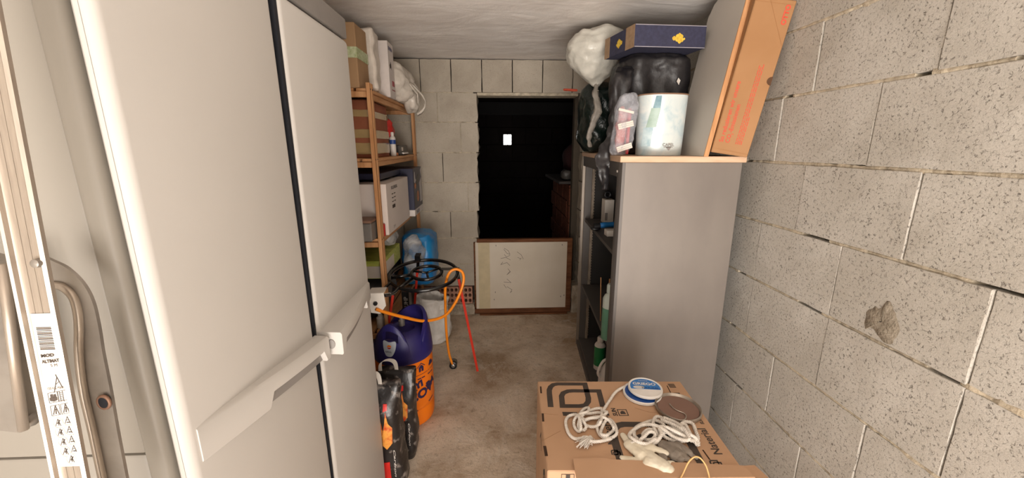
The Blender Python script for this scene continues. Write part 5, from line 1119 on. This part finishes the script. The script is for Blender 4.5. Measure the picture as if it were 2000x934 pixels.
# metal lid lined with jute, S hook on it
c3 = pz(540, 355); R3 = (pz(728, 355)-pz(352, 355)).length/2; ml = thing('jar_lid', 'upturned metal jar lid lined with brown jute beside the yoghurt lid', 'lid', c3); M3 = T(*c3)
M_tin = mat('dull_tin', 'a89e92', .35, .6, c2='8c8378', ns=20)
bb = B(); lathe(bb, [(R3*.95, 0), (R3*.99, .004), (R3, .014), (R3*.97, .017), (R3*.93, .015), (R3*.90, .006), (R3*.88, .004)], M3, 60); obj('rim', bb, M_tin, parent=ml, smooth=50)
bm_, nt, p = nodes('jute'); co = coords(nt); 
for ax_, k in ((0, 0), (1, 1)): pass
wv_ = nt.nodes.new('ShaderNodeTexWave'); wv_.inputs['Scale'].default_value = 130; wv_.inputs['Distortion'].default_value = 1.5; nt.links.new(co, wv_.inputs[0]); wv2 = nt.nodes.new('ShaderNodeTexWave'); wv2.bands_direction = 'Y'; wv2.inputs['Scale'].default_value = 130; wv2.inputs['Distortion'].default_value = 1.5; nt.links.new(co, wv2.inputs[0])
c = mixc(nt, wv_.outputs[0], hexc('6a5045'), hexc('937567')); c = mixc(nt, ramp(nt, wv2.outputs[0], [(.2, (0,)), (.9, (.6,))]), c, hexc('7c6054')); nt.links.new(c, p.inputs['Base Color']); p.inputs['Roughness'].default_value = .95
bb = B(); lathe(bb, [(R3*.89, .005), (R3*.88, .0085), (R3*.5, .009), (.004, .009)], M3, 60, True, True); obj('jute_lining', bb, bm_, parent=ml, smooth=40)
bb = B(); hk = [(470, 300), (500, 335), (540, 360), (585, 378), (610, 400), (605, 430), (570, 442), (530, 435), (505, 425)]; tube(bb, smoothpath([pz(x, y, .0122) for x, y in hk], 6), .0022, 8); obj('s_hook', bb, mat('bright_wire', 'cfc6ba', .25, .9), smooth=True, label='bent metal S hook lying on the jute-lined lid', cat='hook')
# ropes
def rope(name, pts, label, r=.0052, k=10, seed=0, tassel=None):
    cl = smoothpath(pts, k); L = [0]
    for a, b_ in zip(cl, cl[1:]): L.append(L[-1]+(b_-a).length)
    t = thing(name, label, 'rope', Vector(pts[0]).copy()); t.location.z = ZS
    n = int(L[-1]/.0032); res = []; j = 0
    for i in range(n+1):
        d = L[-1]*i/n
        while j < len(L)-2 and L[j+1] < d: j += 1
        res.append(cl[j].lerp(cl[j+1], (d-L[j])/max(1e-9, L[j+1]-L[j])))
    fr_ = frames(res); bb = B()
    for s_ in range(3):
        P = [p+(a*cos(2*pi*(i*.0032/.021)+s_*2*pi/3)+b_*sin(2*pi*(i*.0032/.021)+s_*2*pi/3))*r*.5 for i, (p, tt, a, b_) in enumerate(fr_)]
        tube(bb, P, r*.56, 6)
    obj('twisted_cord', bb, M_rope, parent=t, smooth=True)
    if tassel:
        bb = B(); rnd = random.Random(seed)
        for _ in range(70):
            a = tassel[0]; e = tassel[1]+Vector((rnd.gauss(0, .010), rnd.gauss(0, .010), abs(rnd.gauss(0, .004)))); m_ = (a+e)/2+Vector((rnd.gauss(0, .004), rnd.gauss(0, .004), .006))
            tube(bb, smoothpath([a, m_, e], 3), .0011, 4)
        o_ = obj('frayed_end', bb, M_rope, parent=t, smooth=True, kind='stuff')
    return t
M_rope = mat('white_rope', 'e3dcd3', .8, c2='cfc7bd', ns=60, bs=.4, bd=.001, bscale=400)
def pr(x, y, z): return at(1040+x/5.495, 735+y/5.495, Z=ZS+z)
rp = [(992, 112, .006), (930, 142, .010), (880, 185, .012), (835, 250, .008), (790, 318, .010), (762, 370, .016), (800, 385, .020), (778, 410, .018), (735, 455, .012), (700, 520, .007), (702, 590, .006), (745, 650, .007), (820, 668, .008), (885, 640, .012), (905, 600, .016), (882, 520, .012), (832, 466, .010), (785, 480, .016), (745, 560, .014), (735, 615, .016), (790, 635, .018), (850, 600, .006), (872, 560, .018), (835, 490, .018), (760, 442, .022), (660, 440, .010), (580, 470, .008), (525, 445, .014), (530, 405, .016), (610, 402, .012), (720, 392, .008), (745, 420, .02), (700, 445, .018), (600, 455, .016), (545, 500, .008), (610, 540, .007), (690, 535, .012), (735, 480, .024), (745, 370, .008), (720, 345, .010), (640, 362, .006), (560, 402, .012), (505, 470, .018), (495, 545, .010), (545, 580, .008), (575, 545, .012), (545, 480, .02), (505, 430, .018), (545, 360, .010), (600, 340, .008), (590, 382, .018), (500, 412, .020), (450, 470, .012), (450, 540, .006), (490, 590, .006), (520, 560, .02), (500, 440, .026), (460, 412, .014), (390, 430, .006), (358, 480, .006), (368, 560, .006), (400, 630, .006), (460, 672, .006), (560, 668, .010), (640, 700, .014), (700, 702, .010), (780, 690, .006), (850, 668, .012)]
rope('tangled_rope', [pr(*p) for p in rp], 'small tangle of white twisted rope with frayed end, left on the large carton', tassel=(pr(640, 655, .012), pr(545, 740, .006)), seed=5)
rq = [(118, 590, .006), (105, 625, .010), (150, 640, .016), (200, 612, .012), (170, 570, .014), (180, 510, .010), (262, 465, .008), (350, 445, .012), (420, 478, .018), (385, 535, .012), (300, 520, .016), (245, 560, .018), (262, 605, .012), (325, 605, .016), (350, 560, .022), (300, 540, .026), (250, 585, .024), (205, 635, .020), (280, 645, .018), (345, 605, .022), (385, 600, .016), (345, 520, .020), (330, 455, .018), (362, 412, .012), (425, 432, .014), (505, 500, .022), (600, 560, .020), (622, 605, .012), (560, 622, .010), (462, 600, .010), (405, 560, .016), (440, 545, .020), (540, 562, .014), (612, 590, .022), (600, 540, .028), (505, 480, .030), (405, 440, .024), (465, 450, .014), (560, 505, .016), (640, 560, .026), (705, 605, .016), (715, 655, .008), (685, 625, .012), (640, 545, .020), (600, 475, .014), (565, 482, .020), (605, 455, .012), (665, 470, .012), (695, 540, .012), (712, 600, .010), (655, 615, .018), (565, 560, .030), (455, 505, .032), (385, 500, .028), (400, 560, .028), (372, 610, .022), (330, 640, .012), (240, 690-50, .024), (160, 600, .022), (130, 560, .016), (220, 490, .022), (330, 480, .028), (420, 520, .030), (500, 580, .022), (590, 610, .024), (640, 600, .03), (600, 520, .034), (520, 460, .026), (420, 420, .022)]
rope('coiled_rope', [pz(*p) for p in rq], 'heaped coil of thick white twisted rope lying over two gloves on the carton', r=.0058, seed=6)
# gloves: fingers and palm melted into one skin with a voxel remesh
def glove(name, label, caps, m, flat=.62, vox=.0022, cuff=None):
    bb = B()
    for a, b_, r0, r1 in caps:
        a, b_ = Vector(a), Vector(b_); d = (b_-a); n = 5; pts = [a+d*i/n for i in range(n+1)]; rs = [r0+(r1-r0)*i/n for i in range(n+1)]
        e = d.normalized() if d.length > 0 else Vector((1, 0, 0))
        pts = [a-e*r0*.9, a-e*r0*.55]+pts+[b_+e*r1*.55, b_+e*r1*.9]; rs = [r0*.3, r0*.82]+rs+[r1*.82, r1*.3]
        tube(bb, pts, rs, 12)
    z0 = ZS
    for v in bb.verts: v.co.z = z0+(v.co.z-z0)*flat+.001
    me = bpy.data.meshes.new(name); bb.to_mesh(me); bb.free(); o_ = bpy.data.objects.new(name, me); C.objects.link(o_)
    md = o_.modifiers.new('r', 'REMESH'); md.mode = 'VOXEL'; md.voxel_size = vox; s_ = o_.modifiers.new('s', 'SMOOTH'); s_.iterations = 4
    me2 = bpy.data.meshes.new_from_object(o_.evaluated_get(bpy.context.evaluated_depsgraph_get())); bpy.data.objects.remove(o_)
    bb = B(); bb.from_mesh(me2); crumple(bb, .0016, 45, 5, ridge=True)
    for v in bb.verts: v.co.z = max(v.co.z, ZS)
    return obj(name, bb, m, smooth=True, label=label, cat='glove')
g = lambda x, y, z=.012: pz(x, y, z)
glove('rubber_glove', 'crumpled cream rubber glove half under the coiled rope', [(g(130, 640), g(240, 730), .019, .022), (g(200, 660), g(330, 770), .020, .022), (g(240, 700, .014), g(420, 830, .014), .020, .024), (g(300, 790, .012), g(455, 850, .012), .022, .020), (g(75, 560, .012), g(130, 640, .014), .010, .013), (g(62, 755, .008), g(200, 775, .008), .0075, .009), (g(320, 655, .024), g(445, 705, .02), .012, .009), (g(240, 680, .022), g(330, 650, .024), .012, .012), (g(270, 800, .014), g(330, 760, .02), .012, .010), (g(470, 800, .012), g(505, 795, .010), .010, .006)], mat('cream_rubber', 'e2dac8', .45, c2='d6ccb6', ns=25, spec=.4))
glove('knit_glove', 'dusty grey work glove tucked behind the cream rubber glove', [(g(420, 650), g(520, 720), .020, .024), (g(500, 680), g(560, 760), .020, .014), (g(540, 640), g(640, 705), .013, .0105), (g(560, 690), g(620, 760), .012, .010), (g(400, 690, .012), g(420, 760, .012), .014, .012), (g(640, 720, .008), g(700, 760, .008), .008, .006), (g(480, 640, .02), g(540, 650, .02), .014, .014)], mat('grey_knit', '8b8176', .95, c2='766c62', ns=40, bs=.5, bd=.002, bscale=500))
# tan cord arching up from the flap
bb = B(); cd = [(545, 960, .012), (580, 905, .02), (625, 810, .045), (665, 765, .062), (700, 752, .066), (740, 772, .06), (780, 830, .045), (805, 910, .024), (812, 960, .015)]
def pf(x, y, z): return at(1200+x/4.366, 720+y/4.366, Z=ZB+z)
tube(bb, smoothpath([pf(*p) for p in cd], 6), .0022, 8); obj('tan_cord', bb, mat('tan_cord', 'c9a068', .6), smooth=True, label='thin tan cord arching up from the carton flap', cat='cord')
